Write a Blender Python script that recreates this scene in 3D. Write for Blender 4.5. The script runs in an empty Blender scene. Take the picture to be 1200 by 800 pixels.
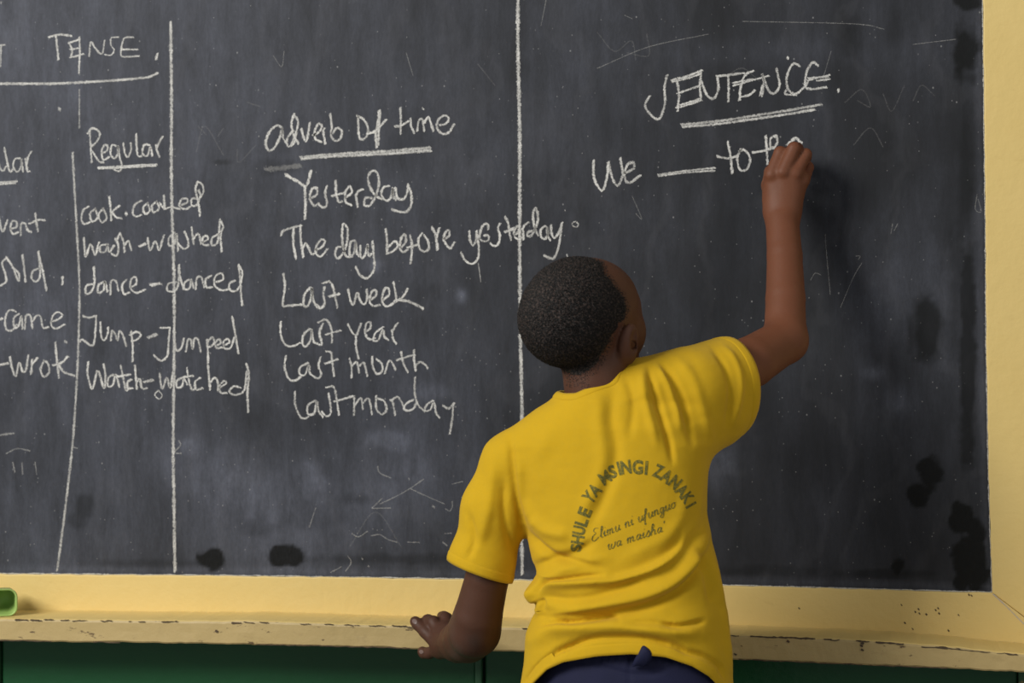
import bpy, bmesh, math, random
import numpy as np
from mathutils import Vector, Matrix
from mathutils.bvhtree import BVHTree

random.seed(7)
rng = np.random.default_rng(7)
S = bpy.context.scene
COL = S.collection

# ------------------------------------------------------------------ camera
LENS = 65.0
FP = 1200 * LENS / 36.0
CAM = np.array([0.64, -3.0, 1.30])
YAW = math.radians(12.0)
ROLL = 0.008
Fw = np.array([-math.sin(YAW), math.cos(YAW), 0.0])
R0 = np.array([math.cos(YAW), math.sin(YAW), 0.0])
Zu = np.array([0.0, 0.0, 1.0])
Rt = R0 - ROLL * Zu; Rt /= np.linalg.norm(Rt)
Up = np.cross(Rt, Fw); Up /= np.linalg.norm(Up)
cd = bpy.data.cameras.new('camera'); cam = bpy.data.objects.new('camera', cd); COL.objects.link(cam)
m = Matrix.Identity(4)
for i in range(3):
    m[i][0] = Rt[i]; m[i][1] = Up[i]; m[i][2] = -Fw[i]; m[i][3] = CAM[i]
cam.matrix_world = m
cd.lens = LENS; cd.sensor_width = 36; cd.clip_start = 0.05
cd.dof.use_dof = True; cd.dof.focus_distance = 2.80; cd.dof.aperture_fstop = 5.0
S.camera = cam

# ------------------------------------------------------------------ world, lights, exposure
w = bpy.data.worlds.new('world'); S.world = w; w.use_nodes = True
bg = w.node_tree.nodes['Background']
bg.inputs[0].default_value = (0.80, 0.88, 1.0, 1); bg.inputs[1].default_value = 0.25

def area(name, loc, target, sx, sy, power, col):
    l = bpy.data.lights.new(name, 'AREA'); l.shape = 'RECTANGLE'; l.size = sx; l.size_y = sy
    l.energy = power; l.color = col
    o = bpy.data.objects.new(name, l); COL.objects.link(o); o.location = loc
    o.rotation_euler = (Vector(target) - Vector(loc)).to_track_quat('-Z', 'Y').to_euler()
    return o
area('window_light', (-2.8, -3.8, 3.5), (0.1, -0.2, 1.2), 1.9, 1.7, 270, (1.0, 0.965, 0.90))
area('right_fill_light', (3.0, -3.2, 2.1), (0.3, -0.3, 1.3), 0.9, 1.4, 24, (1.0, 0.88, 0.70))  # added warm fill lamp for the right side, no real source stands here
S.view_settings.view_transform = 'Standard'; S.view_settings.look = 'None'
S.view_settings.exposure = -0.10; S.view_settings.gamma = 1.0; S.view_settings.use_curve_mapping = False

# ------------------------------------------------------------------ placing helpers
def P(px, py, Y):
    """World point on the plane y = Y that the photograph shows at this place."""
    d = Fw + Rt * (px - 600) / FP - Up * (py - 400) / FP
    return CAM + d * ((Y - CAM[1]) / d[1])
def proj(V):
    V = np.asarray(V) - CAM
    z = V @ Fw
    return 600 + FP * (V @ Rt) / z, 400 - FP * (V @ Up) / z, z
def rp(r, pt):
    return r * float((np.asarray(pt) - CAM) @ Fw) / FP

# ------------------------------------------------------------------ materials
def mat(name, base=(0.5, 0.5, 0.5), rough=0.6, spec=0.5):
    M = bpy.data.materials.new(name); M.use_nodes = True
    b = M.node_tree.nodes['Principled BSDF']
    b.inputs['Base Color'].default_value = (*base, 1); b.inputs['Roughness'].default_value = rough
    b.inputs['Specular IOR Level'].default_value = spec
    return M, M.node_tree, b
def nd(nt, t, **kw):
    n = nt.nodes.new(t)
    for k, v in kw.items():
        if k.startswith('i_'):
            n.inputs[k[2:].replace('_', ' ')].default_value = v
        else: setattr(n, k, v)
    return n
def coords(nt, scale=(1, 1, 1)):
    g = nd(nt, 'ShaderNodeNewGeometry'); mp = nd(nt, 'ShaderNodeMapping')
    mp.inputs['Scale'].default_value = scale
    nt.links.new(g.outputs['Position'], mp.inputs['Vector']); return mp.outputs[0]
def noise(nt, scale, detail=4, rough=0.55, stretch=(1, 1, 1), dist=0):
    n = nd(nt, 'ShaderNodeTexNoise'); n.inputs['Scale'].default_value = scale
    n.inputs['Detail'].default_value = detail; n.inputs['Roughness'].default_value = rough
    n.inputs['Distortion'].default_value = dist
    nt.links.new(coords(nt, stretch), n.inputs['Vector']); return n.outputs['Fac']
def ramp(nt, fac, stops):
    r = nd(nt, 'ShaderNodeValToRGB'); e = r.color_ramp.elements
    while len(e) < len(stops): e.new(0.5)
    for i, (p, c) in enumerate(stops):
        e[i].position = p; e[i].color = (*c, 1) if len(c) == 3 else c
    nt.links.new(fac, r.inputs[0]); return r.outputs[0]
def g3(v): return (v, v, v)
def mix(nt, fac, a, b, mode='MIX'):
    n = nd(nt, 'ShaderNodeMix', data_type='RGBA', blend_type=mode)
    for s, v in ((n.inputs[0], fac), (n.inputs[6], a), (n.inputs[7], b)):
        if hasattr(v, 'is_output'): nt.links.new(v, s)
        elif isinstance(v, (int, float)): s.default_value = v
        else: s.default_value = (*v, 1)
    return n.outputs[2]
def math_(nt, op, a, b=0.0, clamp=False):
    n = nd(nt, 'ShaderNodeMath', operation=op); n.use_clamp = clamp
    for s, v in ((n.inputs[0], a), (n.inputs[1], b)):
        if hasattr(v, 'is_output'): nt.links.new(v, s)
        else: s.default_value = v
    return n.outputs[0]
def bump(nt, b, h, strength, dist):
    n = nd(nt, 'ShaderNodeBump'); n.inputs['Strength'].default_value = strength; n.inputs['Distance'].default_value = dist
    nt.links.new(h, n.inputs['Height']); nt.links.new(n.outputs[0], b.inputs['Normal'])

def paint_mat(name, c1, c2, chips=0.0, chipcol=(0.05, 0.035, 0.02), rough=0.5, grime=(0.3, 0.22, 0.12)):
    M, nt, b = mat(name, c1, rough, 0.4)
    c = mix(nt, noise(nt, 7, 5), c1, c2)
    c = mix(nt, ramp(nt, noise(nt, 30, 6, 0.7, (1, 1, 2.5)), [(0.58, g3(0)), (0.78, g3(0.5))]), c, grime)
    if chips > 0:
        k = ramp(nt, noise(nt, 55, 6, 0.65, (0.5, 1, 1.4)), [(0.70 - chips, g3(0)), (0.73 - chips, g3(1))])
        c = mix(nt, k, c, chipcol)
    nt.links.new(c, b.inputs['Base Color'])
    bump(nt, b, noise(nt, 40, 6, 0.6), 0.35, 0.004)
    return M
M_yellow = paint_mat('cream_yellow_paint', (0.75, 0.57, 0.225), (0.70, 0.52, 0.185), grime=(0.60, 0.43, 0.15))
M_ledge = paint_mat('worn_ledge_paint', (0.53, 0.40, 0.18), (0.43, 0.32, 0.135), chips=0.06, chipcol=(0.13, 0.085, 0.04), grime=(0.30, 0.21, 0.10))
M_green = paint_mat('green_gloss_paint', (0.012, 0.090, 0.031), (0.015, 0.104, 0.036), rough=0.35, grime=(0.02, 0.06, 0.03))
M_green2 = paint_mat('batten_paint', (0.03, 0.11, 0.05), (0.05, 0.15, 0.07), chips=0.04, chipcol=(0.28, 0.26, 0.10), rough=0.4, grime=(0.04, 0.10, 0.05))
M_plaster = paint_mat('bare_plaster', (0.60, 0.52, 0.44), (0.42, 0.36, 0.30), rough=0.8)
M_chip = paint_mat('paint_chip', (0.12, 0.08, 0.045), (0.05, 0.035, 0.022), rough=0.8)
M_floor = paint_mat('cement_floor', (0.20, 0.19, 0.17), (0.15, 0.14, 0.13), rough=0.8)

# blackboard: chalk-and-sheen and stain amounts come with the mesh, fine wear from noise
M_board, nt, b = mat('blackboard_paint', (0.04, 0.04, 0.045), 0.62, 0.18)
at1 = nd(nt, 'ShaderNodeAttribute', attribute_name='dust'); at2 = nd(nt, 'ShaderNodeAttribute', attribute_name='stain')
n1 = noise(nt, 6, 8, 0.62, (1, 1, 0.7), 0.6)
n2 = noise(nt, 26, 8, 0.7, (1.6, 1, 0.35), 0.4)
n3 = noise(nt, 160, 4, 0.7, (1.5, 1, 0.6))
dust_sheen_v = math_(nt, 'MULTIPLY', math_(nt, 'ADD', math_(nt, 'MULTIPLY', n1, 0.85), math_(nt, 'SUBTRACT', math_(nt, 'MULTIPLY', n2, 1.1), 0.38)), math_(nt, 'ADD', math_(nt, 'MULTIPLY', at1.outputs['Fac'], 1.0), 0.0))
dust_sheen_v = math_(nt, 'MULTIPLY', dust_sheen_v, math_(nt, 'ADD', math_(nt, 'MULTIPLY', n3, 0.9), 0.5), True)
c = mix(nt, dust_sheen_v, (0.0135, 0.0145, 0.0165), (0.108, 0.117, 0.150))
# faint wiped arcs
wv = nd(nt, 'ShaderNodeTexWave'); wv.inputs['Scale'].default_value = 2.3; wv.inputs['Distortion'].default_value = 16
wv.inputs['Detail'].default_value = 5; wv.inputs['Detail Scale'].default_value = 1.6
nt.links.new(coords(nt, (1, 1, 0.8)), wv.inputs['Vector'])
c = mix(nt, math_(nt, 'MULTIPLY', ramp(nt, wv.outputs['Fac'], [(0.80, g3(0)), (0.99, g3(1))]), math_(nt, 'MULTIPLY', n2, 0.07)), c, (0.20, 0.20, 0.22))
# specks of chalk
for sc, th in ((55, 0.035), (120, 0.05)):
    v = nd(nt, 'ShaderNodeTexVoronoi'); v.inputs['Scale'].default_value = sc
    nt.links.new(coords(nt, (1, 0.0, 0.8)), v.inputs['Vector'])
    keep = ramp(nt, v.outputs['Color'], [(0.80, g3(0)), (0.86, g3(1))])
    s = math_(nt, 'MULTIPLY', ramp(nt, v.outputs['Distance'], [(th, g3(1)), (th * 2.6, g3(0))]), keep)
    c = mix(nt, math_(nt, 'MULTIPLY', s, 0.40), c, (0.45, 0.45, 0.45))
# wet dark stains
c = mix(nt, math_(nt, 'MULTIPLY', at2.outputs['Fac'], math_(nt, 'ADD', math_(nt, 'MULTIPLY', n3, 0.3), 0.78), True), c, (0.0015, 0.002, 0.0015))
nt.links.new(c, b.inputs['Base Color'])
bump(nt, b, n3, 0.25, 0.001)

def chalk_mat(name, col, dens, ns=620):
    M, nt, b = mat(name, col, 0.95, 0.1)
    ed = nd(nt, 'ShaderNodeAttribute', attribute_name='edge')
    dn = nd(nt, 'ShaderNodeAttribute', attribute_name='dens')
    nz = math_(nt, 'ADD', math_(nt, 'MULTIPLY', noise(nt, ns, 2, 0.6), 0.8), math_(nt, 'MULTIPLY', noise(nt, 190, 2, 0.5), 0.35))
    e2 = math_(nt, 'POWER', ed.outputs['Fac'], 2.2)
    a = math_(nt, 'SUBTRACT', math_(nt, 'ADD', nz, dens), math_(nt, 'MULTIPLY', e2, 0.50))
    a = math_(nt, 'MULTIPLY', math_(nt, 'SUBTRACT', a, 0.62), 3.6, True)
    a = math_(nt, 'MULTIPLY', a, dn.outputs['Fac'], True)
    nt.links.new(a, b.inputs['Alpha'])
    return M
M_chalk = chalk_mat('chalk', (0.66, 0.655, 0.63), 0.30)
M_white = paint_mat('white_chip', (0.62, 0.60, 0.56), (0.45, 0.44, 0.42), rough=0.8)

# ------------------------------------------------------------------ object helpers
def link(name, me, mats=None, parent=None, **props):
    o = bpy.data.objects.new(name, me); COL.objects.link(o)
    if me is not None and mats:
        for mm in (mats if isinstance(mats, (list, tuple)) else [mats]): me.materials.append(mm)
    if parent is not None: o.parent = parent
    for k, v in props.items(): o[k] = v
    return o
def mesh(name, V, Fc, smooth=False):
    me = bpy.data.meshes.new(name)
    me.from_pydata([tuple(map(float, v)) for v in V], [], [tuple(int(i) for i in f) for f in Fc])
    if smooth: me.shade_smooth()
    return me
def mesh_np(name, V, Q, smooth=True):
    me = bpy.data.meshes.new(name); V = np.ascontiguousarray(V, dtype=np.float32); Q = np.asarray(Q, dtype=np.int32)
    n = Q.shape[1]
    me.vertices.add(len(V)); me.vertices.foreach_set('co', V.ravel())
    me.loops.add(Q.size); me.loops.foreach_set('vertex_index', Q.ravel())
    me.polygons.add(len(Q)); me.polygons.foreach_set('loop_start', np.arange(0, Q.size, n, dtype=np.int32))
    me.polygons.foreach_set('loop_total', np.full(len(Q), n, dtype=np.int32))
    me.update(calc_edges=True); me.validate()
    if smooth: me.shade_smooth()
    return me
def box(name, lo, hi, M, parent=None, bev=0.0, **props):
    bm = bmesh.new(); bmesh.ops.create_cube(bm, size=1)
    for v in bm.verts:
        for i in range(3): v.co[i] = lo[i] + (v.co[i] + 0.5) * (hi[i] - lo[i])
    if bev: bmesh.ops.bevel(bm, geom=bm.edges[:], offset=bev, segments=2, profile=0.6, affect='EDGES')
    me = bpy.data.meshes.new(name); bm.to_mesh(me); bm.free()
    return link(name, me, M, parent, **props)

# ------------------------------------------------------------------ setting: wall, floor
YB = 0.006          # painted face of the blackboard; the frame's face is y = 0
ledge_top = [(-60, 724), (0, 724.5), (300, 727.5), (460, 732), (620, 735), (860, 743.5), (1000, 749), (1100, 756), (1200, 766), (1290, 772)]
ledge_bot = [(-60, 750.5), (0, 751), (300, 755.5), (460, 759.5), (620, 764), (860, 773), (1000, 779), (1140, 785), (1200, 788), (1290, 793)]
board_bot = [(-60, 672), (0, 672.5), (300, 675), (460, 677.5), (620, 680), (845, 686), (1000, 690), (1163, 694.5)]
board_rt = [(1152, -10), (1153, 100), (1155, 250), (1156, 400), (1158, 520), (1161, 640), (1163, 694.5)]
XL, XR, ZT = -2.6, 2.2, 3.0
zl = float(P(300, 745, 0)[2])
box('wall_front', (XL, 0.012, zl), (XR, 0.16, ZT), M_yellow, kind='structure')
box('wall_front_lower', (XL, 0.020, 0.0), (XR, 0.16, zl), M_green, kind='structure')
box('floor', (XL, -4.5, -0.06), (XR, 0.16, 0.0), M_floor, kind='structure')
# flat green panels and the raised battens between them
bx = [float(P(-4, 780, 0)[0]), float(P(562, 780, 0)[0])]
pitch = bx[1] - bx[0]
xs_ = [bx[0] - pitch, bx[0], bx[1], bx[1] + pitch, bx[1] + 2 * pitch]
for i, x in enumerate(xs_):
    if i < 4: box('trim_%d' % (i + 10), (x + 0.009, 0.004, 0.10), (xs_[i + 1] - 0.009, 0.021, zl + 0.012), M_green, bev=0.003, kind='structure')
    box('trim_%d' % (i + 1), (x - 0.0075, -0.004, 0.10), (x + 0.0045, 0.021, zl + 0.006), M_green2, bev=0.003, kind='structure')
box('baseboard_front', (XL, -0.006, 0.0), (XR, 0.021, 0.10), M_green, bev=0.004, kind='structure')

def interp(pts, x): return np.interp(x, [p[0] for p in pts], [p[1] for p in pts])
def interp_y(pts, y): return np.interp(y, [p[1] for p in pts], [p[0] for p in pts])

# ------------------------------------------------------------------ blackboard with frame
pbr = P(1163, 694.5, 0); zbl = float(P(-60, 672, 0)[2])
board = bpy.data.objects.new('blackboard', None); COL.objects.link(board)
board.location = (-0.4, YB, zbl)
board['label'] = 'large black painted blackboard covered in chalk handwriting, in a cream yellow frame'
board['category'] = 'blackboard'
bpy.context.view_layer.update()
INV = board.matrix_world.inverted()
def bchild(o):
    o.parent = board; o.matrix_parent_inverse = INV; return o
XBL = -1.9; ZBT = 2.25
# the surface: a dense sheet with a right and a bottom edge that waver, and chalk-and-sheen and stain values
GX, GZ = 620, 420
u = np.linspace(0, 1, GX); v = np.linspace(0, 1, GZ)
# bottom edge z as a function of x, right edge x as a function of z
bpts = np.array([P(a, b_, YB) for a, b_ in board_bot])
rpts = np.array([P(a, b_, YB) for a, b_ in board_rt])
def zbot(x): return np.interp(x, bpts[:, 0], bpts[:, 2])
def xrt(z): return np.interp(z, rpts[::-1, 2], rpts[::-1, 0])
X = np.zeros((GX, GZ)); Z = np.zeros((GX, GZ))
uu = u ** 0.8
for j in range(GZ):
    zz = bpts[-1, 2] + v[j] * (ZBT - bpts[-1, 2])
    X[:, j] = XBL + uu * (xrt(zz) - XBL)
zb = zbot(X[:, 0])
Z = zb[:, None] + v[None, :] * (ZBT - zb[:, None])
V = np.stack([X, np.full_like(X, YB), Z], -1).reshape(-1, 3)
idx = np.arange(GX * GZ).reshape(GX, GZ)
Q = np.stack([idx[:-1, :-1], idx[1:, :-1], idx[1:, 1:], idx[:-1, 1:]], -1).reshape(-1, 4)
me = mesh_np('board_surface', V, Q, False)
bpx, bpy_, _ = proj(V)
def lattice(x, y, s, seed):
    r = np.random.default_rng(seed).random((64, 64))
    a = x / s; c_ = y / s
    i = np.floor(a).astype(int); j = np.floor(c_).astype(int); fa = a - i; fc = c_ - j
    fa = fa * fa * (3 - 2 * fa); fc = fc * fc * (3 - 2 * fc)
    g = lambda p, q: r[p % 64, q % 64]
    return (g(i, j) * (1 - fa) + g(i + 1, j) * fa) * (1 - fc) + (g(i, j + 1) * (1 - fa) + g(i + 1, j + 1) * fa) * fc
def fbm(x, y, s, seed, o=4):
    return sum(lattice(x, y, s / 2 ** k, seed + k) / 2 ** k for k in range(o)) / sum(1 / 2 ** k for k in range(o))
wob = fbm(bpx, bpy_, 14, 3) - 0.5
streak = fbm(bpx * 3, bpy_ * 0.35, 16, 20) - 0.5
stain = np.zeros(len(V))
for (cx, cy, rx, ry, a, soft) in [(249, 655, 17, 13, 1.0, .3), (335, 651, 19, 12.5, 1.0, .3), (100, 592, 14, 22, .55, .6), (88, 610, 10, 10, .4, .6),
        (300, 620, 22, 14, .35, .8), (1137, 658, 21, 36, 1, .25), (1126, 606, 15, 19, 1, .25), (1144, 625, 12, 20, 1, .3), (1090, 552, 15, 20, .95, .35), (1075, 580, 14, 15, .95, .3),
        (1086, 385, 20, 46, .8, .7), (1132, 60, 16, 36, .9, .5), (1133, 2, 16, 10, .9, .4), (996, 44, 16, 26, .55, .8), (1132, 200, 12, 90, .45, .8), (1134, 420, 10, 160, .75, .5),
        (1125, 330, 16, 80, .35, .9), (1040, 672, 60, 6, .5, .6), (1052, 664, 8, 12, .9, .4), (900, 668, 70, 7, .35, .8), (1050, 20, 10, 40, .3, .9), (470, 655, 120, 7, .45, .8), (180, 660, 70, 6, .35, .8),
        (420, 585, 20, 8, .45, .9), (380, 605, 40, 20, .25, .9), (257, 190, 14, 4, .5, .8), (325, 196, 30, 10, .35, .9), (507, 340, 12, 14, .35, .9)]:
    d = np.sqrt(((bpx - cx) / rx) ** 2 + ((bpy_ - cy) / ry) ** 2) + wob * 0.9 + streak * soft * 0.6
    stain = np.maximum(stain, a * np.clip((1.15 - d) / (soft * 0.9) , 0, 1))
dust = 0.43 + 0.30 * np.clip((560 - bpx) / 520, 0, 1) + 0.08 * np.clip((300 - bpy_) / 300, 0, 1) - 0.22 * np.clip((bpx - 560) / 300, 0, 1)  # left-to-right fade: chalk powder plus window sheen and falloff painted in
dust += (fbm(bpx, bpy_, 170, 40) - 0.5) * 0.55 + (fbm(bpx * 2.2, bpy_ * .5, 60, 50) - 0.5) * 0.35
dust -= 0.16 * np.exp(-(((bpx - 100) / 110) ** 2 + ((bpy_ - 430) / 130) ** 2))
for (cx, cy, rx, ry, a) in [(357, 552, 13, 12, .5), (376, 566, 8, 8, .4), (452, 514, 18, 8, .5), (468, 521, 10, 8, .4), (541, 346, 6, 8, .55), (1024, 437, 11, 8, .35), (222, 523, 8, 9, .6),
        (1055, 470, 18, 16, .25), (345, 590, 90, 60, .22), (260, 560, 50, 30, .25), (485, 560, 40, 40, .2), (297, 580, 6, 8, .5), (60, 405, 40, 60, .16), (437, 312, 10, 8, .3), (505, 460, 18, 10, .35), (1030, 350, 60, 90, .12), (840, 540, 30, 30, .25), (880, 60, 200, 20, .08)]:
    d = ((bpx - cx) / rx) ** 2 + ((bpy_ - cy) / ry) ** 2
    dust += a * 1.9 * np.exp(-d) * (0.6 + 1.2 * (wob + 0.5))
edge_b = interp(board_bot, bpx) - bpy_
dust += 0.35 * np.clip(1 - abs(edge_b - 6) / 8, 0, 1)
edge_r = interp_y(board_rt, bpy_) - bpx
dust += 0.30 * np.clip(1 - abs(edge_r - 6) / 8, 0, 1)
for nm, arr in (('dust', dust), ('stain', stain)):
    me.attributes.new(nm, 'FLOAT', 'POINT').data.foreach_set('value', np.clip(arr, 0, 1.3).astype(np.float32))
bchild(link('board_surface', me, M_board, label='black painted writing surface with damp dark stains and chalk powder, a sheen painted in at the left'))

def slab(name, outline, y0, y1, M, bev=0.002, **props):
    """Flat piece whose outline is given as (x, z) points counter-clockwise seen from the front."""
    bm = bmesh.new()
    f = bm.faces.new([bm.verts.new((a, y0, b_)) for a, b_ in outline])
    r = bmesh.ops.extrude_face_region(bm, geom=[f])
    for e in r['geom']:
        if isinstance(e, bmesh.types.BMVert): e.co.y = y1
    bmesh.ops.recalc_face_normals(bm, faces=bm.faces[:])
    if bev:
        es = [e for e in bm.edges if all(abs(q.co.y - y0) < 1e-6 for q in e.verts)]
        bmesh.ops.bevel(bm, geom=es, offset=bev, segments=2, profile=0.6, affect='EDGES')
    me = bpy.data.meshes.new(name); bm.to_mesh(me); bm.free()
    return link(name, me, M, **props)
jr = random.Random(4)
def wob2(pts, amp):
    out = []
    for (a, b_), (c_, d_) in zip(pts[:-1], pts[1:]):
        n = max(2, int(math.hypot(a - c_, b_ - d_) / 9))
        for k in range(n): out.append((a + (c_ - a) * k / n + jr.uniform(-amp, amp), b_ + (d_ - b_) * k / n + jr.uniform(-amp, amp)))
    return out + [pts[-1]]
be = [tuple(P(a, b_, 0)[[0, 2]]) for a, b_ in wob2(board_bot, 0.5)]
re_ = [tuple(P(a, b_, 0)[[0, 2]]) for a, b_ in wob2(board_rt, 0.45)][::-1]
corner = P(1200, 728, 0); zr = float(P(0, 740, 0)[2])
zr2 = float(P(1200, 775, 0)[2])
rail = [(-2.1, zr2)] + [(float(corner[0]) + 0.06, zr2)] + [be[-1]] + be[::-1][1:] + [(-1.9, be[0][1]), (-2.1, be[0][1] - 0.05)]
bchild(slab('frame_rail', [(-2.1, zr2), (float(corner[0]) + 0.09, zr2), be[-1]] + be[::-1][1:] + [(XBL, be[0][1]), (-2.1, be[0][1])], 0.0, 0.0125, M_yellow, label='lower cream yellow frame rail with pitted paint'))
topz = ZBT
bchild(slab('frame_rail', [(XBL, topz), (float(rpts[0, 0]) - .01, topz), (float(rpts[0, 0]) + .12, topz + 0.12), (-2.1, topz + 0.12)], 0.0, 0.0125, M_yellow))
bchild(slab('frame_stile', re_ + [(float(rpts[0, 0]) - .01, topz), (float(rpts[0, 0]) + .12, topz + .12), (float(rpts[0, 0]) + 0.18, topz + .12), (float(corner[0]) + 0.0925, zr2)][:], 0.0, 0.0125, M_yellow))
bchild(slab('frame_stile', [(-2.1, be[0][1]), (XBL - .001, be[0][1]), (XBL - .001, topz), (-2.1, topz + .12)], 0.0, 0.0125, M_yellow))

# ------------------------------------------------------------------ chalk strokes
def smooth_line(pts, step=1.3, curve=True):
    p = np.array(pts, float)
    if len(p) < 3 or not curve:
        out = [p[0]]
        for a, b_ in zip(p[:-1], p[1:]):
            n = max(1, int(np.hypot(*(b_ - a)) / step))
            out += [a + (b_ - a) * k / n for k in range(1, n + 1)]
        return np.array(out)
    q = np.vstack([2 * p[0] - p[1], p, 2 * p[-1] - p[-2]]); out = [p[0]]
    for i in range(1, len(q) - 2):
        a, b_, c_, d_ = q[i - 1], q[i], q[i + 1], q[i + 2]
        n = max(1, int(np.hypot(*(c_ - b_)) / step))
        for k in range(1, n + 1):
            t = k / n
            out.append(0.5 * (2 * b_ + (c_ - a) * t + (2 * a - 5 * b_ + 4 * c_ - d_) * t * t + (3 * b_ - a - 3 * c_ + d_) * t ** 3))
    return np.array(out)
layer = [0]
def ribbons(strokes, widths, dens, Y, jitter=0.18):
    VV, FF, E, D = [], [], [], []
    for s, wd in zip(strokes, widths):
        L = smooth_line(s)
        if len(L) < 2: L = np.array([L[0], L[0] + (0.7, 0.5)])
        T = np.gradient(L, axis=0); T /= np.maximum(np.linalg.norm(T, axis=1), 1e-6)[:, None]
        N = np.stack([-T[:, 1], T[:, 0]], 1)
        L = np.vstack([L[0] - T[0] * wd * .45, L, L[-1] + T[-1] * wd * .45]); N = np.vstack([N[0], N, N[-1]])
        n = len(L); base = len(VV)
        y = Y - 0.00002 * (layer[0] % 12); layer[0] += 1
        ww = wd / 2 * (1 + jitter * rng.standard_normal(n)); ww = np.convolve(np.pad(ww, 1, 'edge'), [.25, .5, .25], 'valid')
        prs = 0.80 + 0.25 * rng.random(); pr = prs + 0.14 * np.sin(np.arange(n) * 0.23 + rng.random() * 6)
        for i in range(n):
            e_end = 1.0 if i in (0, n - 1) else 0.0
            for k, e in ((-1, 1), (0, 0), (1, 1)):
                q = L[i] + N[i] * ww[i] * k
                VV.append(P(q[0], q[1], y)); E.append(max(e, e_end)); D.append(dens * pr[i])
            if i: 
                a = base + 3 * (i - 1); FF += [(a, a + 3, a + 4, a + 1), (a + 1, a + 4, a + 5, a + 2)]
    return VV, FF, E, D
def chalk(text, frame, strokes, wd=3.2, dens=1.0, name='chalk_word', label=None):
    x0, y0, sc = frame
    if isinstance(strokes, str):
        S_, W_ = [], []
        for s in strokes.split(';'):
            s = s.strip()
            if not s: continue
            w_ = wd
            if s[0] == '*': f_, s = s[1:].split(' ', 1); w_ = wd * float(f_)
            n = [float(t) for t in s.replace(',', ' ').split()]
            S_.append([(x0 + n[i] / sc, y0 + n[i + 1] / sc) for i in range(0, len(n), 2)]); W_.append(w_)
    W_ = [q * 1.42 for q in W_]
    VV, FF, E, D = ribbons(S_, W_, dens, YB - 0.0005)
    me = mesh(name, VV, FF)
    me.attributes.new('edge', 'FLOAT', 'POINT').data.foreach_set('value', E)
    me.attributes.new('dens', 'FLOAT', 'POINT').data.foreach_set('value', D)
    o = link(name, me, M_chalk)
    if name in ('chalk_smear', 'chalk_mark'): o['kind'] = 'stuff'
    o['label'] = label or 'chalk handwriting reading "%s"' % text
    bchild(o)
A1 = (0, 20, 4); A2 = (0, 220, 4); A3 = (0, 360, 4); B1 = (300, 120, 5); B2 = (320, 240, 6.6667)
B3 = (500, 220, 5.715); B4 = (320, 360, 5); C1 = (680, 60, 3.75); FL = (0, 0, 1)
W = 'chalk_word'
chalk('T', A1, "0,132 22,130;4,132 4,180 2,232", 2.6, .7)
chalk('TENSE', A1, "228,94 280,82 335,88;262,90 268,140 274,198;*.9 322,118 338,155 332,190;*.8 322,122 350,112 372,104;*.8 328,152 378,144;*.8 328,190 360,182 392,172;*.9 372,95 374,160 370,262;*.8 418,184 426,118 446,145 478,172 490,110;*.7 556,94 522,98 520,130 535,155 520,178 492,176;*.8 625,94 585,98 572,130 568,180 600,186 652,182;*.8 570,152 645,152", 2.9, .85)
chalk('', A1, "738,172 732,198", 3.2, .85, 'chalk_mark', 'chalk full stop after the word TENSE')
chalk('', A1, "-60,312 0,312 120,312 240,312 380,306 520,298 640,288 700,280 738,262", 3.4, .9, 'chalk_underline', 'long chalk underline below TENSE')
chalk('ular', A1, "-4,690 6,715 16,720 28,700;20,612 30,660 45,722 60,715;*.9 95,662 70,665 62,700 80,726 98,700 100,665 108,725;118,665 130,725 138,722;125,690 132,655 146,630", 2.8, .85)
chalk('', A1, "-60,778 0,776 80,770;-60,784 0,782 70,778", 2.8, .85, 'chalk_underline', 'short chalk underline at the left edge of the photo')
chalk('Regular', A1, "420,530 425,600 430,680;412,545 430,522 458,530 468,555 448,590 425,612 440,640 465,676 485,680;484,636 502,625 505,605 490,600 477,630 485,668 512,655;548,605 525,600 518,640 535,662 552,640 553,602 562,660 572,700 560,722 535,715;578,592 586,640 600,655 615,620 613,590;638,548 640,600 646,648 662,652;702,600 675,600 668,640 690,650 705,610 714,650;730,600 736,625 748,655;735,612 750,580 762,560", 2.7, .92)
chalk('', A1, "460,706 560,700 735,690;462,710 560,706 730,696", 2.6, .9, 'chalk_underline', 'double chalk underline below the word Regular')
for ln, lb, wd_, de in (([(200, 26), (201, 120), (201, 220), (204, 330), (204, 420), (203, 520), (204, 600), (205, 669)], 'tall chalk column line right of the word TENSE', 4.0, .85),
        ([(85, 179), (87, 215), (90, 270), (93, 330), (92, 400), (88, 480), (84, 530), (76, 600), (67, 668)], 'bowed chalk column line left of the word Regular', 3.0, .8),
        ([(607, -20), (607, 60), (609, 160), (609, 300), (610, 400), (612, 500), (611, 600), (612, 672)], 'tall chalk column line running down behind the boy', 4.6, .85)):
    chalk('', FL, ' '.join('%g,%g' % p for p in ln), wd_, de, 'chalk_column_line', lb)
chalk('went', A2, "-10,120 12,205 34,152;50,192 75,185 78,162 60,155 48,185 60,215 85,208;98,222 98,170 118,168 130,200 146,206;165,120 170,160 178,204;138,168 180,150 210,152", 2.8, .85)
chalk('sold.', A2, "35,325 10,352 24,400 28,440 -4,462;28,325 56,365 84,432;60,375 88,400 90,436;105,315 112,370 120,440;184,378 155,390 148,425 172,438 188,405 180,300;178,300 198,380 218,480;*1.2 292,418 294,450", 2.9, .85)
chalk('-came', A2, "-10,620 12,612;75,580 45,572 25,610 28,660 55,668 80,640;88,590 65,610 68,655 88,645 100,600 106,660;116,662 122,600 142,600 152,658;154,625 172,598 190,604 202,655 228,652;240,628 275,615 292,595 270,582 248,600 240,640 262,660 302,640", 2.7, .85)
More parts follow.
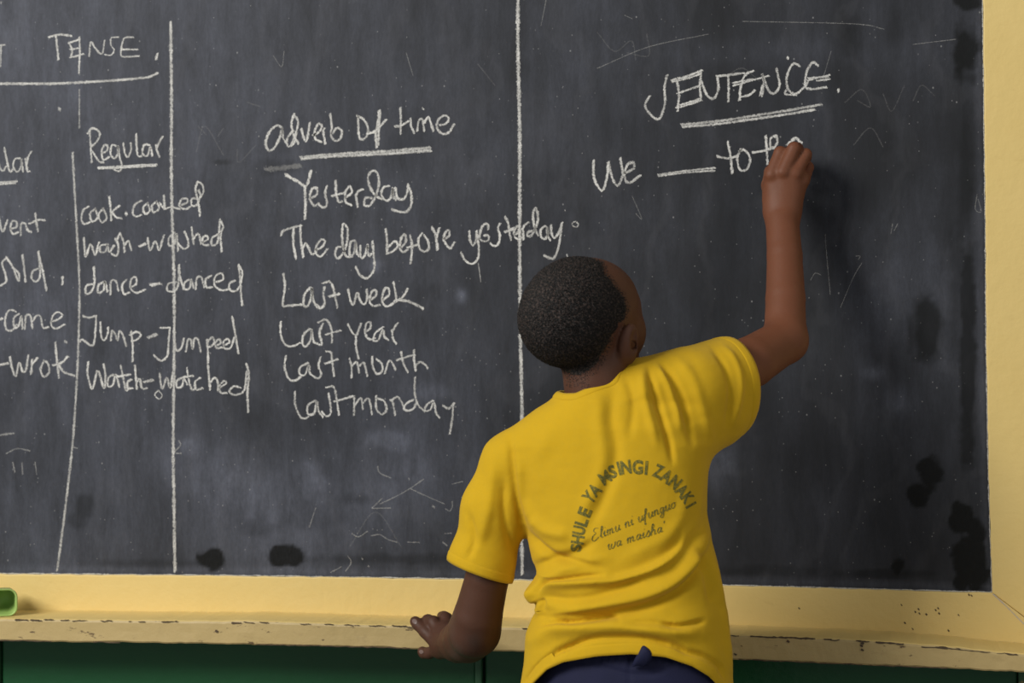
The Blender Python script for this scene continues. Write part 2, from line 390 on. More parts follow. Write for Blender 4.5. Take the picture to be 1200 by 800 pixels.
chalk('-wrok', A3, "*1.2 -10,272 38,262;46,232 58,290 74,322 90,260 106,300 122,292 132,225;146,312 150,245;150,268 176,236;206,250 190,290 205,325 230,305 224,262 206,250;260,165 266,240 276,330;248,272 290,258 318,230;272,264 300,302 348,320", 2.9, .88)
chalk('cook-cooked', A2, "415,88 390,105 382,150 395,170 422,160;448,98 422,120 432,158 456,140 446,96;482,96 462,130 478,162 500,140 484,96;512,42 518,90 522,152;522,114 560,84;525,114 545,138 570,142;*1.4 590,118 594,122;662,60 632,80 622,120 640,135 662,126;692,72 672,90 680,122 702,108 692,72;732,66 712,85 720,115 746,95 734,66;768,36 770,70 772,98;*.9 748,70 772,98 800,90 845,100;845,82 878,68 876,50 850,55 842,85 868,100 892,88;925,50 900,52 898,80 920,82 938,40 932,10;926,-28 916,10 928,60 938,130;926,-28 948,-15 954,20 936,48", 2.8, .95)
chalk('wash-washed', A2, "392,235 396,280 402,322 425,265 446,312 464,255;500,265 472,272 470,300 495,298 505,265 512,300 535,270;540,235 555,275 548,318 522,308;562,212 578,250 584,300;562,214 550,240;584,270 602,250 616,292;*1.3 655,274 682,262;692,235 704,292 728,250 746,290 768,222;818,210 792,235 792,270 818,262 826,215 836,295;864,205 880,240 882,275 860,285 838,265;898,185 908,265;905,242 930,215 942,262;950,255 975,240 968,225 950,235 952,265 978,268;1022,218 995,235 992,268 1016,262 1026,215 1030,150;1030,150 1045,180 1034,225 1040,298", 2.8, .95)
chalk('dance-danced', A2, "434,450 405,460 402,495 426,488 442,450 440,370;488,440 462,455 460,490 485,480 492,440 504,486;518,500 520,440 542,435 556,482;592,430 572,460 582,498 606,490;615,465 640,448 635,418 615,430 612,470 640,492 680,476;*1.7 708,455 750,448;828,440 790,450 785,480 815,485 836,450 838,362;840,362 845,420 862,475;888,430 865,445 865,475 890,468 897,430 908,470;918,475 922,425 942,418 958,465;992,410 965,430 968,465 996,465;1010,442 1045,430 1040,402 1012,412 1005,455 1040,480 1075,474;1102,435 1075,450 1080,480 1110,480 1126,440 1118,362;1120,362 1136,400 1128,460 1135,550", 2.8, .95)
chalk('Jump-Jumped', A3, "390,42 420,48 450,38;450,40 448,100 435,178 385,150 376,162;470,70 475,135 490,155 506,120 506,95;520,155 526,110 542,130 552,155 560,112 576,130 592,182;614,112 622,180 622,252;610,130 640,115 660,130 640,152 616,158;*1.6 696,142 732,126;750,96 796,95;796,95 790,170 785,225 755,250 722,225;816,150 828,202 850,190 862,145;872,206 880,155 894,150 902,195 910,150 926,148 942,208;970,152 974,200 976,262;972,162 995,140 1005,165 985,185 974,182;1014,180 1036,165 1026,150 1010,165 1015,190 1040,188;1048,180 1075,165 1068,148 1048,160 1052,190 1080,190 1098,140;1088,42 1100,110 1118,218", 2.8, .95)
chalk('Watch-watched', A3, "414,256 410,310 432,382 452,310 462,300 488,378 494,320 486,266;534,315 508,330 506,370 530,362 542,315 560,372;566,272 578,330 590,390 606,376;545,326 612,314;618,338 598,350 600,380 622,378;632,272 642,382;640,352 655,335 666,380 688,378;*1.4 676,350 716,340;748,310 760,382 782,330 798,376 810,305;854,330 828,345 830,375 854,368 860,335 878,360;876,284 885,340 900,386 918,376;860,328 905,320;938,330 915,350 920,386 950,378;974,262 980,330 985,386;985,352 1005,330 1020,345 1022,388;1030,376 1060,356 1050,345 1028,370 1035,400 1062,400;1128,376 1096,370 1075,395 1100,410 1135,400 1150,370 1156,300;*1.1 1154,265 1166,310 1160,400 1164,490;*.6 742,388 726,410 746,430 760,412 742,388", 2.8, .95)
chalk('', A3, "-20,602 0,598 65,590;*.8 103,730 106,782;*.6 60,726 70,772;*.6 164,726 172,782;*.7 345,655 362,660;*.7 838,625 846,645 818,680 850,684;*.7 30,685 80,662 140,672", 2.6, .35, 'chalk_mark', 'small stray chalk marks at the lower left of the board')
chalk('adverb of time', B1, "155,150 122,135 78,175 56,240 74,280 108,265 142,200 154,150 158,205 178,238;215,165 182,215 190,258 222,235 236,180;222,70 208,120 220,190 248,240;222,70 246,110 236,170 205,255;265,155 285,222 298,220 316,120;335,192 370,172 386,140 366,125 345,168 350,215 384,232;394,170 406,242;*.8 388,172 402,150;435,68 444,140 440,195 465,224 495,210 502,165 474,150 446,182;598,84 600,150 606,205 630,215 656,180 650,130 625,95 592,80;*1.2 722,50 714,120 702,190 708,262;728,60 720,140 716,250;652,185 702,165 762,100;846,32 849,110 847,185;815,140 850,135 896,108;905,95 910,140 928,180;945,165 955,105 975,102 986,168;985,120 1010,85 1024,120 1040,166;1075,132 1110,126 1130,95 1105,76 1070,100 1060,145 1090,182 1130,175 1160,128;*.8 974,32 982,40", 3.1, 1.0)
chalk('', B1, "262,322 400,308 600,294 800,284 1020,264;264,330 400,318 600,308 800,298 1024,282", 3.8, .85, 'chalk_underline', 'thick chalk underline below "adverb of time"')
chalk('', B1, "60,392 150,384 255,370", 6, .22, 'chalk_smear', 'faint chalk smear left of the word Yesterday')
chalk('Yesterday', B1, "*1.2 174,424 240,460 290,490 310,450 320,402;*1.15 285,490 290,580 288,680;320,560 356,540 356,505 330,505 315,560 340,604 368,590;415,490 405,530 416,590 400,616 368,600;466,458 470,530 486,585 504,578;445,548 520,528;525,556 560,530 550,492 526,520 525,580 558,600;585,545 596,612;585,542 600,520 626,508;680,560 642,560 635,600 665,605 696,560 720,480 710,412 680,402 656,440 670,500 700,545 735,565;778,488 745,500 735,545 765,575 795,550 800,500 804,545 818,570;815,500 830,560 865,565 885,530 890,482;890,480 910,540 906,610 870,642 798,630", 3.3, 1.0)
chalk('The day before', B2, "65,238 76,205 140,180 222,160;160,190 158,300 180,420;215,165 215,250 236,406;230,340 255,300 280,340 300,385 325,380;335,350 380,330 405,285 376,270 336,330 340,385 375,402 424,345;540,325 500,335 484,390 508,416 545,380 576,300 582,190 548,150 540,250 550,340 570,400 592,405;640,280 606,290 596,370 612,406 636,360 646,290 652,370 672,400;682,320 682,390 698,416 722,380 738,310 742,380 756,402 768,380;776,284 786,400 790,500 740,570 682,550 645,485;880,190 890,280 890,380;888,378 930,365 976,320 952,285 900,330;998,332 1036,290 1030,230 1002,260 990,330 1015,370 1048,350;1070,240 1086,320 1076,455;1052,334 1130,310;1162,222 1136,270 1145,340 1184,364 1216,340 1212,285 1180,235", 3.2, 1.0)
chalk('re', B3, "*1.2 35,264 62,320 72,412;84,270 66,335;120,342 150,320 148,285 124,300 116,350 140,390 160,405 186,364", 3.2, 1.0)
chalk('yesterday', B3, "285,290 290,350 310,385 330,350 334,300;334,290 344,360 350,420 340,480 300,510 256,482 230,434;412,278 410,246 385,244 360,290 358,340 385,358 416,345 410,318 384,320;490,240 478,270 490,320 482,370 456,390 428,374;525,194 546,240 555,300 566,350;*1.3 524,296 592,270;592,312 622,290 615,255 592,275 586,320 612,345 640,332;640,268 646,300 650,344;642,275 656,250 684,230;712,288 682,295 674,318 700,320 728,270 746,200 730,135 712,180 722,260 748,320;796,255 764,280 768,330 795,342 812,300 806,262 812,320 828,350;832,250 838,310 856,334 884,300 906,235;906,235 896,320 880,410 852,470 825,470 788,455", 3.1, 1.0)
chalk('', B3, "976,236 996,226 1016,245 1002,264 976,252 976,236;938,446 944,462;926,150 930,154", 1.7, .6, 'chalk_mark', 'tiny chalk ring right of the word yesterday')
chalk('Last week', B2, "80,538 92,640 76,780 120,786 228,778;292,645 246,700 240,780 268,792 300,720 302,650 316,750 345,800;402,640 394,700 402,770 372,808 345,780;385,612 440,600 470,650 502,800;*1.2 440,716 516,695;586,660 606,750 630,778 656,690 682,750 715,776 736,720 730,662;760,742 802,710 802,665 770,680 754,750 785,790 832,780;860,742 906,700 900,650 870,660 850,740 880,790 930,775 956,745;940,604 956,680 966,756;*1.0 962,750 1012,720 1052,655;*1.2 965,742 1060,755 1172,808", 3.1, 1.0)
chalk('Last year', B4, "45,85 45,160 74,220 120,226 158,208;216,125 180,160 172,210 190,230 220,190 226,130 238,200 262,212;*1.1 292,95 272,150 285,215 256,214;264,90 310,72 340,120 346,206;310,160 396,135;438,98 466,150 490,160 516,94;486,160 486,230 502,300;545,142 570,122 570,88 546,95 540,150 562,186 598,180;644,115 600,150 586,190 616,192 645,130 652,170 676,190;696,132 705,190 722,212;700,142 716,110 732,90", 2.9, .97)
chalk('Last month', B4, "75,285 68,350 90,415 125,430 160,408;206,325 160,350 155,390 185,396 210,340 216,385 240,405;280,290 266,340 282,390 266,416 240,405;310,258 340,265 346,320 358,402;305,330 378,304;448,300 460,350 460,412;462,345 490,320 504,384;505,345 532,325 552,402;580,290 585,350 610,390 640,372 636,330 604,302;655,386 676,320 692,315 718,364;750,262 765,330 790,380;724,310 800,285 832,280;826,250 826,310 836,372;832,342 860,320 884,330 906,356", 2.9, .97)
chalk('last monday', B4, "128,495 130,570 160,640 190,650 220,628;248,545 205,575 205,625 240,620 256,550 268,610 292,640;325,505 336,570 336,625 310,636 285,612;310,470 355,465 370,520 386,630;358,552 470,520;475,520 475,630;480,572 514,532 526,596;526,560 560,535 580,626;604,520 605,590 635,626 665,600 652,552 612,532;688,545 700,550 716,632;690,545 730,525 756,560 764,580;824,540 786,560 766,590 790,606 825,590 842,550;832,410 830,500 850,570 888,608;938,545 902,570 888,605 920,600 942,560 956,620 976,646;995,575 1030,592 1060,560;1056,565 1050,650 1036,740", 2.8, .93)
chalk('SENTENCE.', C1, "382,105 370,160 372,230 345,298 302,270 285,235 305,198;402,128 470,110 535,84;*.8 404,134 470,120 530,98;425,130 434,190 428,262;*.8 425,186 500,160 526,150;420,250 480,232 532,214;*.8 428,240 528,208;532,90 526,150 530,215;532,130 555,190 585,208 606,170 603,110;*.8 536,150 560,198;600,110 655,104 720,96;650,104 652,160 650,222;762,86 725,105 706,150 700,215;*.8 672,152 740,132 828,108;*.8 670,140 760,122;704,200 742,192 766,172;798,198 806,140 800,100 824,165 850,186 876,150 862,75;*.8 790,195 800,150;965,65 935,55 908,110 914,168 950,186 990,150 1010,120;*.8 905,170 900,188 950,192;1045,62 1020,50 996,90 988,150 1012,166 1082,158;*.8 1000,128 1096,104;*.8 1000,118 1090,112;*.8 1040,130 1096,122;*1.2 1134,168 1136,176;*.9 910,28 914,32", 3.1, 1.0)
chalk('', C1, "445,322 600,308 760,284 900,262 1060,234;450,332 600,320 760,298 900,278 1030,256", 3.4, .8, 'chalk_underline', 'thick rough chalk underline below SENTENCE')
chalk('We', C1, "58,480 62,560 95,612 116,560 124,488;124,488 142,560 165,590 186,540 176,470;195,535 235,515 232,490 206,500 194,550 215,578 264,545", 3.3, 1.0)
chalk('', C1, "342,542 460,526 592,512;344,548 460,534 590,524", 2.6, .9, 'chalk_blank', 'chalk line left blank between We and to')
chalk('to', C1, "*1.1 648,398 660,460 668,535;602,462 650,470 692,460;706,430 690,470 702,520 734,516 746,470 722,434 700,440", 3.2, 1.0)
chalk('the', C1, "*1.1 815,372 820,440 823,495;758,445 810,436 850,420;862,370 836,385 836,430;862,370 866,400 848,428;*1.2 912,412 945,382 972,405", 3.2, 1.0)
D1 = (280, 500, 4)
chalk('', D1, "625,380 670,336;626,382 712,380;664,360 740,324 800,290 866,245;800,288 880,325 962,360;1000,350 1000,375 988,394 968,384;650,185 660,215 712,240;530,500 560,515 602,490;620,510 660,505 700,528 740,540;790,540 846,542;510,605 526,635 500,676;430,682 480,656;1000,268 1048,256;965,500 995,498;955,540 975,556;360,380 330,470;*1.5 625,378 630,382;*1.8 908,370 916,378;*1.4 796,242 798,246;*1.2 576,616 580,620;*1.2 606,652 610,654", 1.6, .30, 'chalk_smear', 'faint half-wiped chalk scribbles left of the boy')
chalk('', FL, "732,18 741,22;965,90 974,60;*1 967,275 968,290 973,345;985,360 1000,325 1010,308;*1.3 1003,300 1008,300 1006,304;950,328 955,320 962,322;1048,270 1052,262;1044,274 1046,262;1145,228 1143,245 1150,248 1146,233;640,0 634,30;870,25 1000,28 1036,34;700,80 760,55 830,40;1070,52 1120,46;476,62 484,88;320,65 330,78 333,60;745,250 752,256 741,230", 1.1, .22, 'chalk_smear', 'faint scratches and chalk traces scattered on the board')
chalk('', FL, "232,148 242,158;230,178 240,148 262,182;278,175 280,190 300,170;290,120 305,125;255,160 262,150;700,38 720,60 740,48 745,70;735,62 760,65 758,40;850,90 870,80 890,95;990,120 1010,105 1020,125 1005,118;1035,110 1045,130 1060,100;1070,118 1080,100 1095,112;1000,170 1020,150 1035,172;560,75 580,100;410,640 440,600 470,640", 1.6, .07, 'chalk_smear', 'ghost of earlier handwriting, almost wiped away')
chalk('', B3, "345,505 354,560 362,628", 1.3, .45, 'chalk_smear', 'thin chalk drip under the word yesterday')
chalk('', FL, "*2 69,127 70.5,128;*1.2 1,3 1.5,4;*1.5 76,400 78,401;93,105 93,150", 2.0, .5, 'chalk_mark', 'single chalk dots between the columns')
# ragged white lip where the board's paint stops
for nm, pts, off in (('white_edge', board_bot, (0, -0.8)), ('white_edge', board_rt, (-0.5, 0))):
    st = [(a + off[0], b_ + off[1]) for a, b_ in wob2(pts, 0.35)]
    VV, FF, E, D = ribbons([st], [2.4], 1.0, YB - 0.0012, 0.4)
    me = mesh(nm, VV, FF)
    me.attributes.new('edge', 'FLOAT', 'POINT').data.foreach_set('value', E)
    me.attributes.new('dens', 'FLOAT', 'POINT').data.foreach_set('value', [0.75] * len(E))
    bchild(link('bare_edge', me, M_chalk, label='ragged whitish plaster line along the board edge'))
# hairline mitre crack and pits in the paint of the lower rail
def flat_marks(strokes, wds, Y, M, name, parentfn, **props):
    VV, FF, E, D = ribbons(strokes, wds, 1.0, Y, 0.35)
    o = link(name, mesh(name, VV, FF), M, **props); parentfn(o); return o
flat_marks([[(1164, 696), (1178, 709), (1200, 731)]], [1.2], -0.0004, M_plaster, 'mitre_crack', bchild, label='pale mitre crack at the lower right corner')
pits = [(1076, 713), (1077, 718), (1072, 716), (1085, 719), (1099, 712), (1100, 718), (1060, 729), (1069, 736), (1096, 714), (1056, 708), (1111, 738), (936, 712), (1135, 696), (1138, 697), (155, 716), (80, 722), (1123, 720), (12, 694)]
flat_marks([[(a, b_), (a + 1, b_ + 1.2)] for a, b_ in pits], [1.3] * len(pits), -0.0004, M_chip, 'paint_pits', bchild, kind='stuff', label='small dark pits in the yellow paint')

# ------------------------------------------------------------------ chalk ledge
YL = -0.115
NX = 220
tx = np.linspace(-60, 1290, NX)
rows = []
r2 = np.random.default_rng(5)
jit = np.convolve(r2.standard_normal(NX + 4), np.ones(3) / 3, 'same')[2:-2]
jit2 = np.convolve(r2.standard_normal(NX + 4), np.ones(3) / 3, 'same')[2:-2]
for i, x in enumerate(tx):
    t = P(x, interp(ledge_top, x), YL); b_ = P(x, interp(ledge_bot, x), YL)
    t[2] += jit[i] * 0.0008; b_[2] += jit2[i] * 0.0011
    X_ = t[0]
    rise = 0.008 + (0.008 * max(0, (x - 1060) / 140) if x > 1060 else 0)
    prof = [(-0.0003, t[2] - 0.002), (-0.06, t[2] - 0.0006), (YL + 0.004, t[2]), (YL + 0.001, t[2] - 0.0012), (YL, t[2] - 0.0045), (YL - 0.0006 * jit[i], (t[2] + b_[2]) / 2),
            (YL, b_[2] + 0.003), (YL + 0.002, b_[2] + 0.0005), (YL + 0.006, b_[2]), (-0.0003, b_[2] + 0.001)]
    rows.append([(X_, y, z) for y, z in prof])
# carry the ledge on to both sides of the picture
def ext(row, x): return [(x, y, z) for _, y, z in row]
rows = [ext(rows[0], -2.3)] + rows + [ext(rows[-1], 1.9)]
K = len(rows[0]); VV = [p for r in rows for p in r]; FF = []
for i in range(len(rows) - 1):
    for k in range(K):
        k2 = (k + 1) % K
        FF.append((i * K + k, i * K + k2, (i + 1) * K + k2, (i + 1) * K + k))
FF += [tuple(range(K))[::-1], tuple((len(rows) - 1) * K + k for k in range(K))]
lm = mesh('chalk_ledge', VV, FF)
bmm = bmesh.new(); bmm.from_mesh(lm); bmesh.ops.recalc_face_normals(bmm, faces=bmm.faces[:]); bmm.to_mesh(lm); bmm.free()
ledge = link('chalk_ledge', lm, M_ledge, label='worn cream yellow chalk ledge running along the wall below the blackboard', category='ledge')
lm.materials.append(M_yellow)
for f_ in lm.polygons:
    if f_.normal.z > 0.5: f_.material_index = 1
def lchild(o): o.parent = ledge
chips = []; cw = []
for (x0, x1, dy, wd_) in [(18, 32, 1.3, 1.6), (36, 45, 1.6, 1.8), (52, 62, 1, 1.4), (190, 207, 1.6, 1.8), (272, 282, 2.2, 1.8), (460, 476, 1, 1.4), (880, 905, 1.2, 1.6), (906, 955, 1.0, 1.8), (966, 974, 1, 1.5), (1004, 1014, 1, 1.6), (1027, 1058, 1.5, 1.8), (1080, 1110, 3, 1.0), (1110, 1160, 2.2, 0.9), (770, 800, 1, 1.2)]:
    n = max(2, int((x1 - x0) / 4))
    chips.append([(x, interp(ledge_top, x) + dy + jr.uniform(-.4, .4)) for x in np.linspace(x0, x1, n)]); cw.append(wd_)
for (x0, x1) in [(0, 60), (110, 140), (300, 480), (640, 660), (866, 1010), (1020, 1110)]:
    n = int((x1 - x0) / 6); chips.append([(x, interp(ledge_bot, x) - .8 + jr.uniform(-.5, .5)) for x in np.linspace(x0, x1, n)]); cw.append(1.1)
for q in range(46):
    x0 = jr.uniform(0, 1190); L_ = jr.uniform(2, 14)
    chips.append([(x, interp(ledge_top, x) + 1.6 + jr.uniform(-.8, .9)) for x in np.linspace(x0, x0 + L_, max(2, int(L_ / 3)))]); cw.append(jr.uniform(.6, 1.3))
for (x, y) in [(577, 755.5), (1010, 753), (1010, 761), (1009, 756), (861, 766), (253, 739), (923, 751), (668, 737)]:
    chips.append([(x, y), (x + 1.4, y + .8)]); cw.append(2.2)
flat_marks(chips, cw, YL - 0.0014, M_chip, 'paint_chips', lchild, kind='stuff', label='dark chips and cracks along the ledge edges')

# ------------------------------------------------------------------ green plastic tub lying on the ledge
M_tub, nt, b = mat('lime_plastic', (0.26, 0.47, 0.075), 0.4, 0.5)
nt.links.new(mix(nt, noise(nt, 60, 4), (0.30, 0.46, 0.12), (0.40, 0.56, 0.18)), b.inputs['Base Color'])
b.inputs['Subsurface Weight'].default_value = 0.15; b.inputs['Subsurface Radius'].default_value = (0.02, 0.03, 0.01)
def rrect(hw, hh, r, n=7):
    out = []
    for cx, cz, a0 in ((hw - r, hh - r, 0), (-hw + r, hh - r, 90), (-hw + r, -hh + r, 180), (hw - r, -hh + r, 270)):
        for k in range(n):
            a = math.radians(a0 + 90 * k / (n - 1)); out.append((cx + r * math.cos(a), cz + r * math.sin(a)))
    return out
pt = P(13.0, 722.8, -0.105); scx = rp(1, pt); hw = 27 * scx; hh = 15.2 * scx
tz = float(P(0, 723.4, -0.105)[2]) + hh; txx = float(pt[0]) - hw
rings = []
for (y, s) in [(-0.020, 0.82), (-0.060, 0.91), (-0.100, 0.985), (-0.101, 1.04), (-0.107, 1.045), (-0.1085, 1.01), (-0.107, 0.955), (-0.100, 0.935), (-0.060, 0.86), (-0.024, 0.76)]:
    rings.append([(a, y, c_ - (1 - s) * hh * 0.0) for a, c_ in rrect(hw * s, hh * s, hh * 0.62 * s)])
n = len(rings[0]); VV = [p for r in rings for p in r]; FF = []
for i in range(len(rings) - 1):
    for k in range(n): FF.append((i * n + k, i * n + (k + 1) % n, (i + 1) * n + (k + 1) % n, (i + 1) * n + k))
FF += [tuple(range(n)), tuple(len(VV) - n + k for k in range(n))[::-1]]
tm = mesh('plastic_tub', VV, FF, True)
bmm = bmesh.new(); bmm.from_mesh(tm); bmesh.ops.recalc_face_normals(bmm, faces=bmm.faces[:]); bmm.to_mesh(tm); bmm.free()
tub = link('plastic_tub', tm, M_tub, label='lime green plastic tub lying open on the ledge at the left edge', category='tub')
for v_ in tm.vertices:
    v_.co.y = (v_.co.y + 0.107) * 0.72
tub.rotation_euler = (0, 0, math.radians(24))
tub.location = (txx + 0.002, -0.098, tz + 0.0012)

# ------------------------------------------------------------------ implicit modelling engine
class Grid:
    def __init__(s, xs, ys, zs):
        s.x = xs.astype(np.float32); s.y = ys.astype(np.float32); s.z = zs.astype(np.float32)
        s.f = np.full((len(xs), len(ys), len(zs)), 1.0, np.float32)
    def box(s, lo, hi):
        sl = []
        for a, l, h in ((s.x, lo[0], hi[0]), (s.y, lo[1], hi[1]), (s.z, lo[2], hi[2])):
            sl.append(slice(max(0, int(np.searchsorted(a, l)) - 1), min(len(a), int(np.searchsorted(a, h)) + 2)))
        sl = tuple(sl)
        return sl, s.x[sl[0]][:, None, None], s.y[sl[1]][None, :, None], s.z[sl[2]][None, None, :]
    def blend(s, sl, d, k, op='u'):
        f = s.f[sl]; d = d.astype(np.float32)
        if op == 'u':
            h = np.maximum(k - np.abs(f - d), 0) / k; s.f[sl] = np.minimum(f, d) - h * h * k * 0.25
        else:
            d = -d; h = np.maximum(k - np.abs(f - d), 0) / k; s.f[sl] = np.maximum(f, d) + h * h * k * 0.25
    def cone(s, a, b, ra, rb, k=0.01, op='u'):
        a = np.asarray(a, float); b = np.asarray(b, float); pad = max(ra, rb) + k + 0.006
        sl, X, Y, Z = s.box(np.minimum(a, b) - pad, np.maximum(a, b) + pad)
        ba = b - a; L2 = float(ba @ ba) + 1e-12
        t = np.clip(((X - a[0]) * ba[0] + (Y - a[1]) * ba[1] + (Z - a[2]) * ba[2]) / L2, 0, 1)
        d = np.sqrt((X - a[0] - ba[0] * t) ** 2 + (Y - a[1] - ba[1] * t) ** 2 + (Z - a[2] - ba[2] * t) ** 2) - (ra + (rb - ra) * t)
        s.blend(sl, d, k, op)
    def ell(s, c, r, M=None, k=0.01, op='u'):
        c = np.asarray(c, float); pad = max(r) + k + 0.006
        sl, X, Y, Z = s.box(c - pad, c + pad)
        X = X - c[0]; Y = Y - c[1]; Z = Z - c[2]
        M = np.eye(3) if M is None else M
        q = [X * M[0, i] + Y * M[1, i] + Z * M[2, i] for i in range(3)]
        k0 = np.sqrt(sum((q[i] / r[i]) ** 2 for i in range(3))); k1 = np.sqrt(sum((q[i] / r[i] ** 2) ** 2 for i in range(3))) + 1e-9
        s.blend(sl, k0 * (k0 - 1) / k1, k, op)
    def chain(s, pts, k=0.01, inner=None):
        W = [(P(a, b_, Y), r) for a, b_, Y, r in pts]; W = [(p, rp(r, p)) for p, r in W]
        for i, ((p, r), (q, t)) in enumerate(zip(W[:-1], W[1:])): s.cone(p, q, r, t, k if (i == 0 or inner is None) else inner)
        return W
def nets(g):
    f = g.f; ins = f < 0; nx, ny, nz = f.shape
    any_ = np.zeros((nx - 1, ny - 1, nz - 1), bool); all_ = np.ones_like(any_)
    for i in (0, 1):
        for j in (0, 1):
            for k in (0, 1):
                c_ = ins[i:nx - 1 + i, j:ny - 1 + j, k:nz - 1 + k]; any_ |= c_; all_ &= c_
    I, J, K_ = np.nonzero(any_ & ~all_)
    del any_, all_
    cs = [(i, j, k) for i in (0, 1) for j in (0, 1) for k in (0, 1)]
    vals = {c_: f[I + c_[0], J + c_[1], K_ + c_[2]] for c_ in cs}
    gx, gy, gz = g.x, g.y, g.z
    acc = np.zeros((len(I), 3)); cnt = np.zeros(len(I))
    for a in cs:
        for ax in range(3):
            if a[ax]: continue
            b_ = tuple(1 if q == ax else a[q] for q in range(3))
            va, vb = vals[a], vals[b_]; mk = (va < 0) != (vb < 0)
            t = np.where(mk, va / np.where(mk, va - vb, 1), 0)
            p = np.zeros((len(I), 3))
            for q in range(3): p[:, q] = a[q]
            p[:, ax] = t
            acc[mk] += p[mk]; cnt[mk] += 1
    acc /= cnt[:, None]
    V = np.stack([gx[I] + acc[:, 0] * (gx[I + 1] - gx[I]), gy[J] + acc[:, 1] * (gy[J + 1] - gy[J]), gz[K_] + acc[:, 2] * (gz[K_ + 1] - gz[K_])], 1)
    flat = (I.astype(np.int64) * (ny - 1) + J) * (nz - 1) + K_
    def find(i, j, k): return np.searchsorted(flat, (i.astype(np.int64) * (ny - 1) + j) * (nz - 1) + k)
    out = []
    for ax in range(3):
        sl0 = [slice(1, n_ - 1) for n_ in (nx, ny, nz)]; sl1 = list(sl0)
        sl0[ax] = slice(0, (nx, ny, nz)[ax] - 1); sl1[ax] = slice(1, (nx, ny, nz)[ax])
        a = ins[tuple(sl0)]; b_ = ins[tuple(sl1)]
        e = np.array(np.nonzero(a != b_)); off = [1, 1, 1]; off[ax] = 0
        i, j, k = [e[q] + off[q] for q in range(3)]
        d1 = [0, 0, 0]; d2 = [0, 0, 0]; d1[(ax + 1) % 3] = 1; d2[(ax + 2) % 3] = 1
        q0 = find(i, j, k); q1 = find(i - d1[0], j - d1[1], k - d1[2])
        q2 = find(i - d1[0] - d2[0], j - d1[1] - d2[1], k - d1[2] - d2[2]); q3 = find(i - d2[0], j - d2[1], k - d2[2])
        q = np.stack([q0, q1, q2, q3], 1)
        fl = ~ins[i, j, k] if ax == -1 else (ins[i, j, k])
        q[~fl] = q[~fl][:, ::-1]
        out.append(q)
    Q = np.vstack(out)
    # make outward
    a, b_, c_ = V[Q[:, 0]], V[Q[:, 1]], V[Q[:, 2]]
    vol = np.einsum('ij,ij->i', a, np.cross(b_, c_)).sum()
    if vol > 0: pass
    cen = V.mean(0)
    if np.einsum('ij,ij->i', a - cen, np.cross(b_ - a, c_ - a)).sum() < 0: Q = Q[:, ::-1]
    return V, Q
def relax(V, Q, it, lam=0.5, mask=None):
    E = np.vstack([Q[:, [0, 1]], Q[:, [1, 2]], Q[:, [2, 3]], Q[:, [3, 0]]]); E = np.vstack([E, E[:, ::-1]])
    cnt = np.bincount(E[:, 0], minlength=len(V)).astype(float); cnt[cnt == 0] = 1
    for i in range(it):
        A = np.stack([np.bincount(E[:, 0], V[E[:, 1], k], len(V)) for k in range(3)], 1) / cnt[:, None]
        l = lam if i % 2 == 0 else -lam * 1.04
        D = (A - V) * l
        if mask is not None: D *= mask[:, None]
        V = V + D
    return V
def vnormals(V, Q):
    n = np.cross(V[Q[:, 2]] - V[Q[:, 0]], V[Q[:, 3]] - V[Q[:, 1]])
    N = np.stack([sum(np.bincount(Q[:, c_], n[:, k], len(V)) for c_ in range(4)) for k in range(3)], 1)
    return N / np.maximum(np.linalg.norm(N, axis=1), 1e-12)[:, None]

# ------------------------------------------------------------------ the boy
feet = P(742, 800, -0.40)
boy = bpy.data.objects.new('person', None); COL.objects.link(boy)
boy.location = (float(feet[0]), -0.40, 0.0)
boy['label'] = 'boy in a yellow printed T-shirt and navy shorts reaching up to write on the blackboard'
boy['category'] = 'person'
bpy.context.view_layer.update()
BINV = boy.matrix_world.inverted()
def pchild(o, parent=None):
    o.parent = parent or boy; o.matrix_parent_inverse = (BINV if parent is None else (parent.matrix_world.inverted())); return o

# head frame
HC = P(680, 366, -0.43)
hy = math.radians(29); hp = math.radians(13); hr = math.radians(-5)
hf = np.array([math.sin(hy) * math.cos(hp), math.cos(hy) * math.cos(hp), math.sin(hp)])
hrt = np.array([math.cos(hy), -math.sin(hy), 0.0]); hu = np.cross(hrt, hf)
hrt, hu = hrt * math.cos(hr) + hu * math.sin(hr), hu * math.cos(hr) - hrt * math.sin(hr)
HM = np.stack([hrt, hf, hu], 1)
HS = 1.0
def H(x, y, z): return HC + HM @ (np.array([x, y, z]) * HS)

zf = np.arange(0.72, 1.62, 0.0027); zc = np.arange(-0.01, 0.72, 0.010)
xlo = float(P(470, 700, -0.1)[0]) - 0.02; xhi = float(P(962, 400, -0.15)[0]) + 0.02
B = Grid(np.arange(xlo, xhi, 0.0027), np.arange(-0.56, 0.0, 0.0027), np.concatenate([zc, zf]))
# cranium, face
B.ell(H(0, -0.003, 0.002), (0.0725, 0.088, 0.0745), HM, 0.01)
B.ell(H(0, -0.038, -0.008), (0.060, 0.047, 0.052), HM, 0.02)
B.ell(H(0, 0.034, 0.008), (0.064, 0.052, 0.056), HM, 0.02)
B.ell(H(0, 0.040, -0.040), (0.0585, 0.052, 0.070), HM, 0.02)
B.ell(H(0, 0.052, -0.088), (0.040, 0.040, 0.028), HM, 0.02)
for sx in (-1, 1):
    B.ell(H(sx * 0.037, 0.058, -0.040), (0.024, 0.024, 0.027), HM, 0.02)
    B.ell(H(sx * 0.023, 0.071, 0.000), (0.021, 0.011, 0.010), HM, 0.02)
    B.ell(H(sx * 0.030, 0.096, -0.019), (0.015, 0.011, 0.010), HM, 0.014, 's')
    B.ell(H(sx * 0.011, 0.096, -0.052), (0.009, 0.008, 0.007), HM, 0.006)
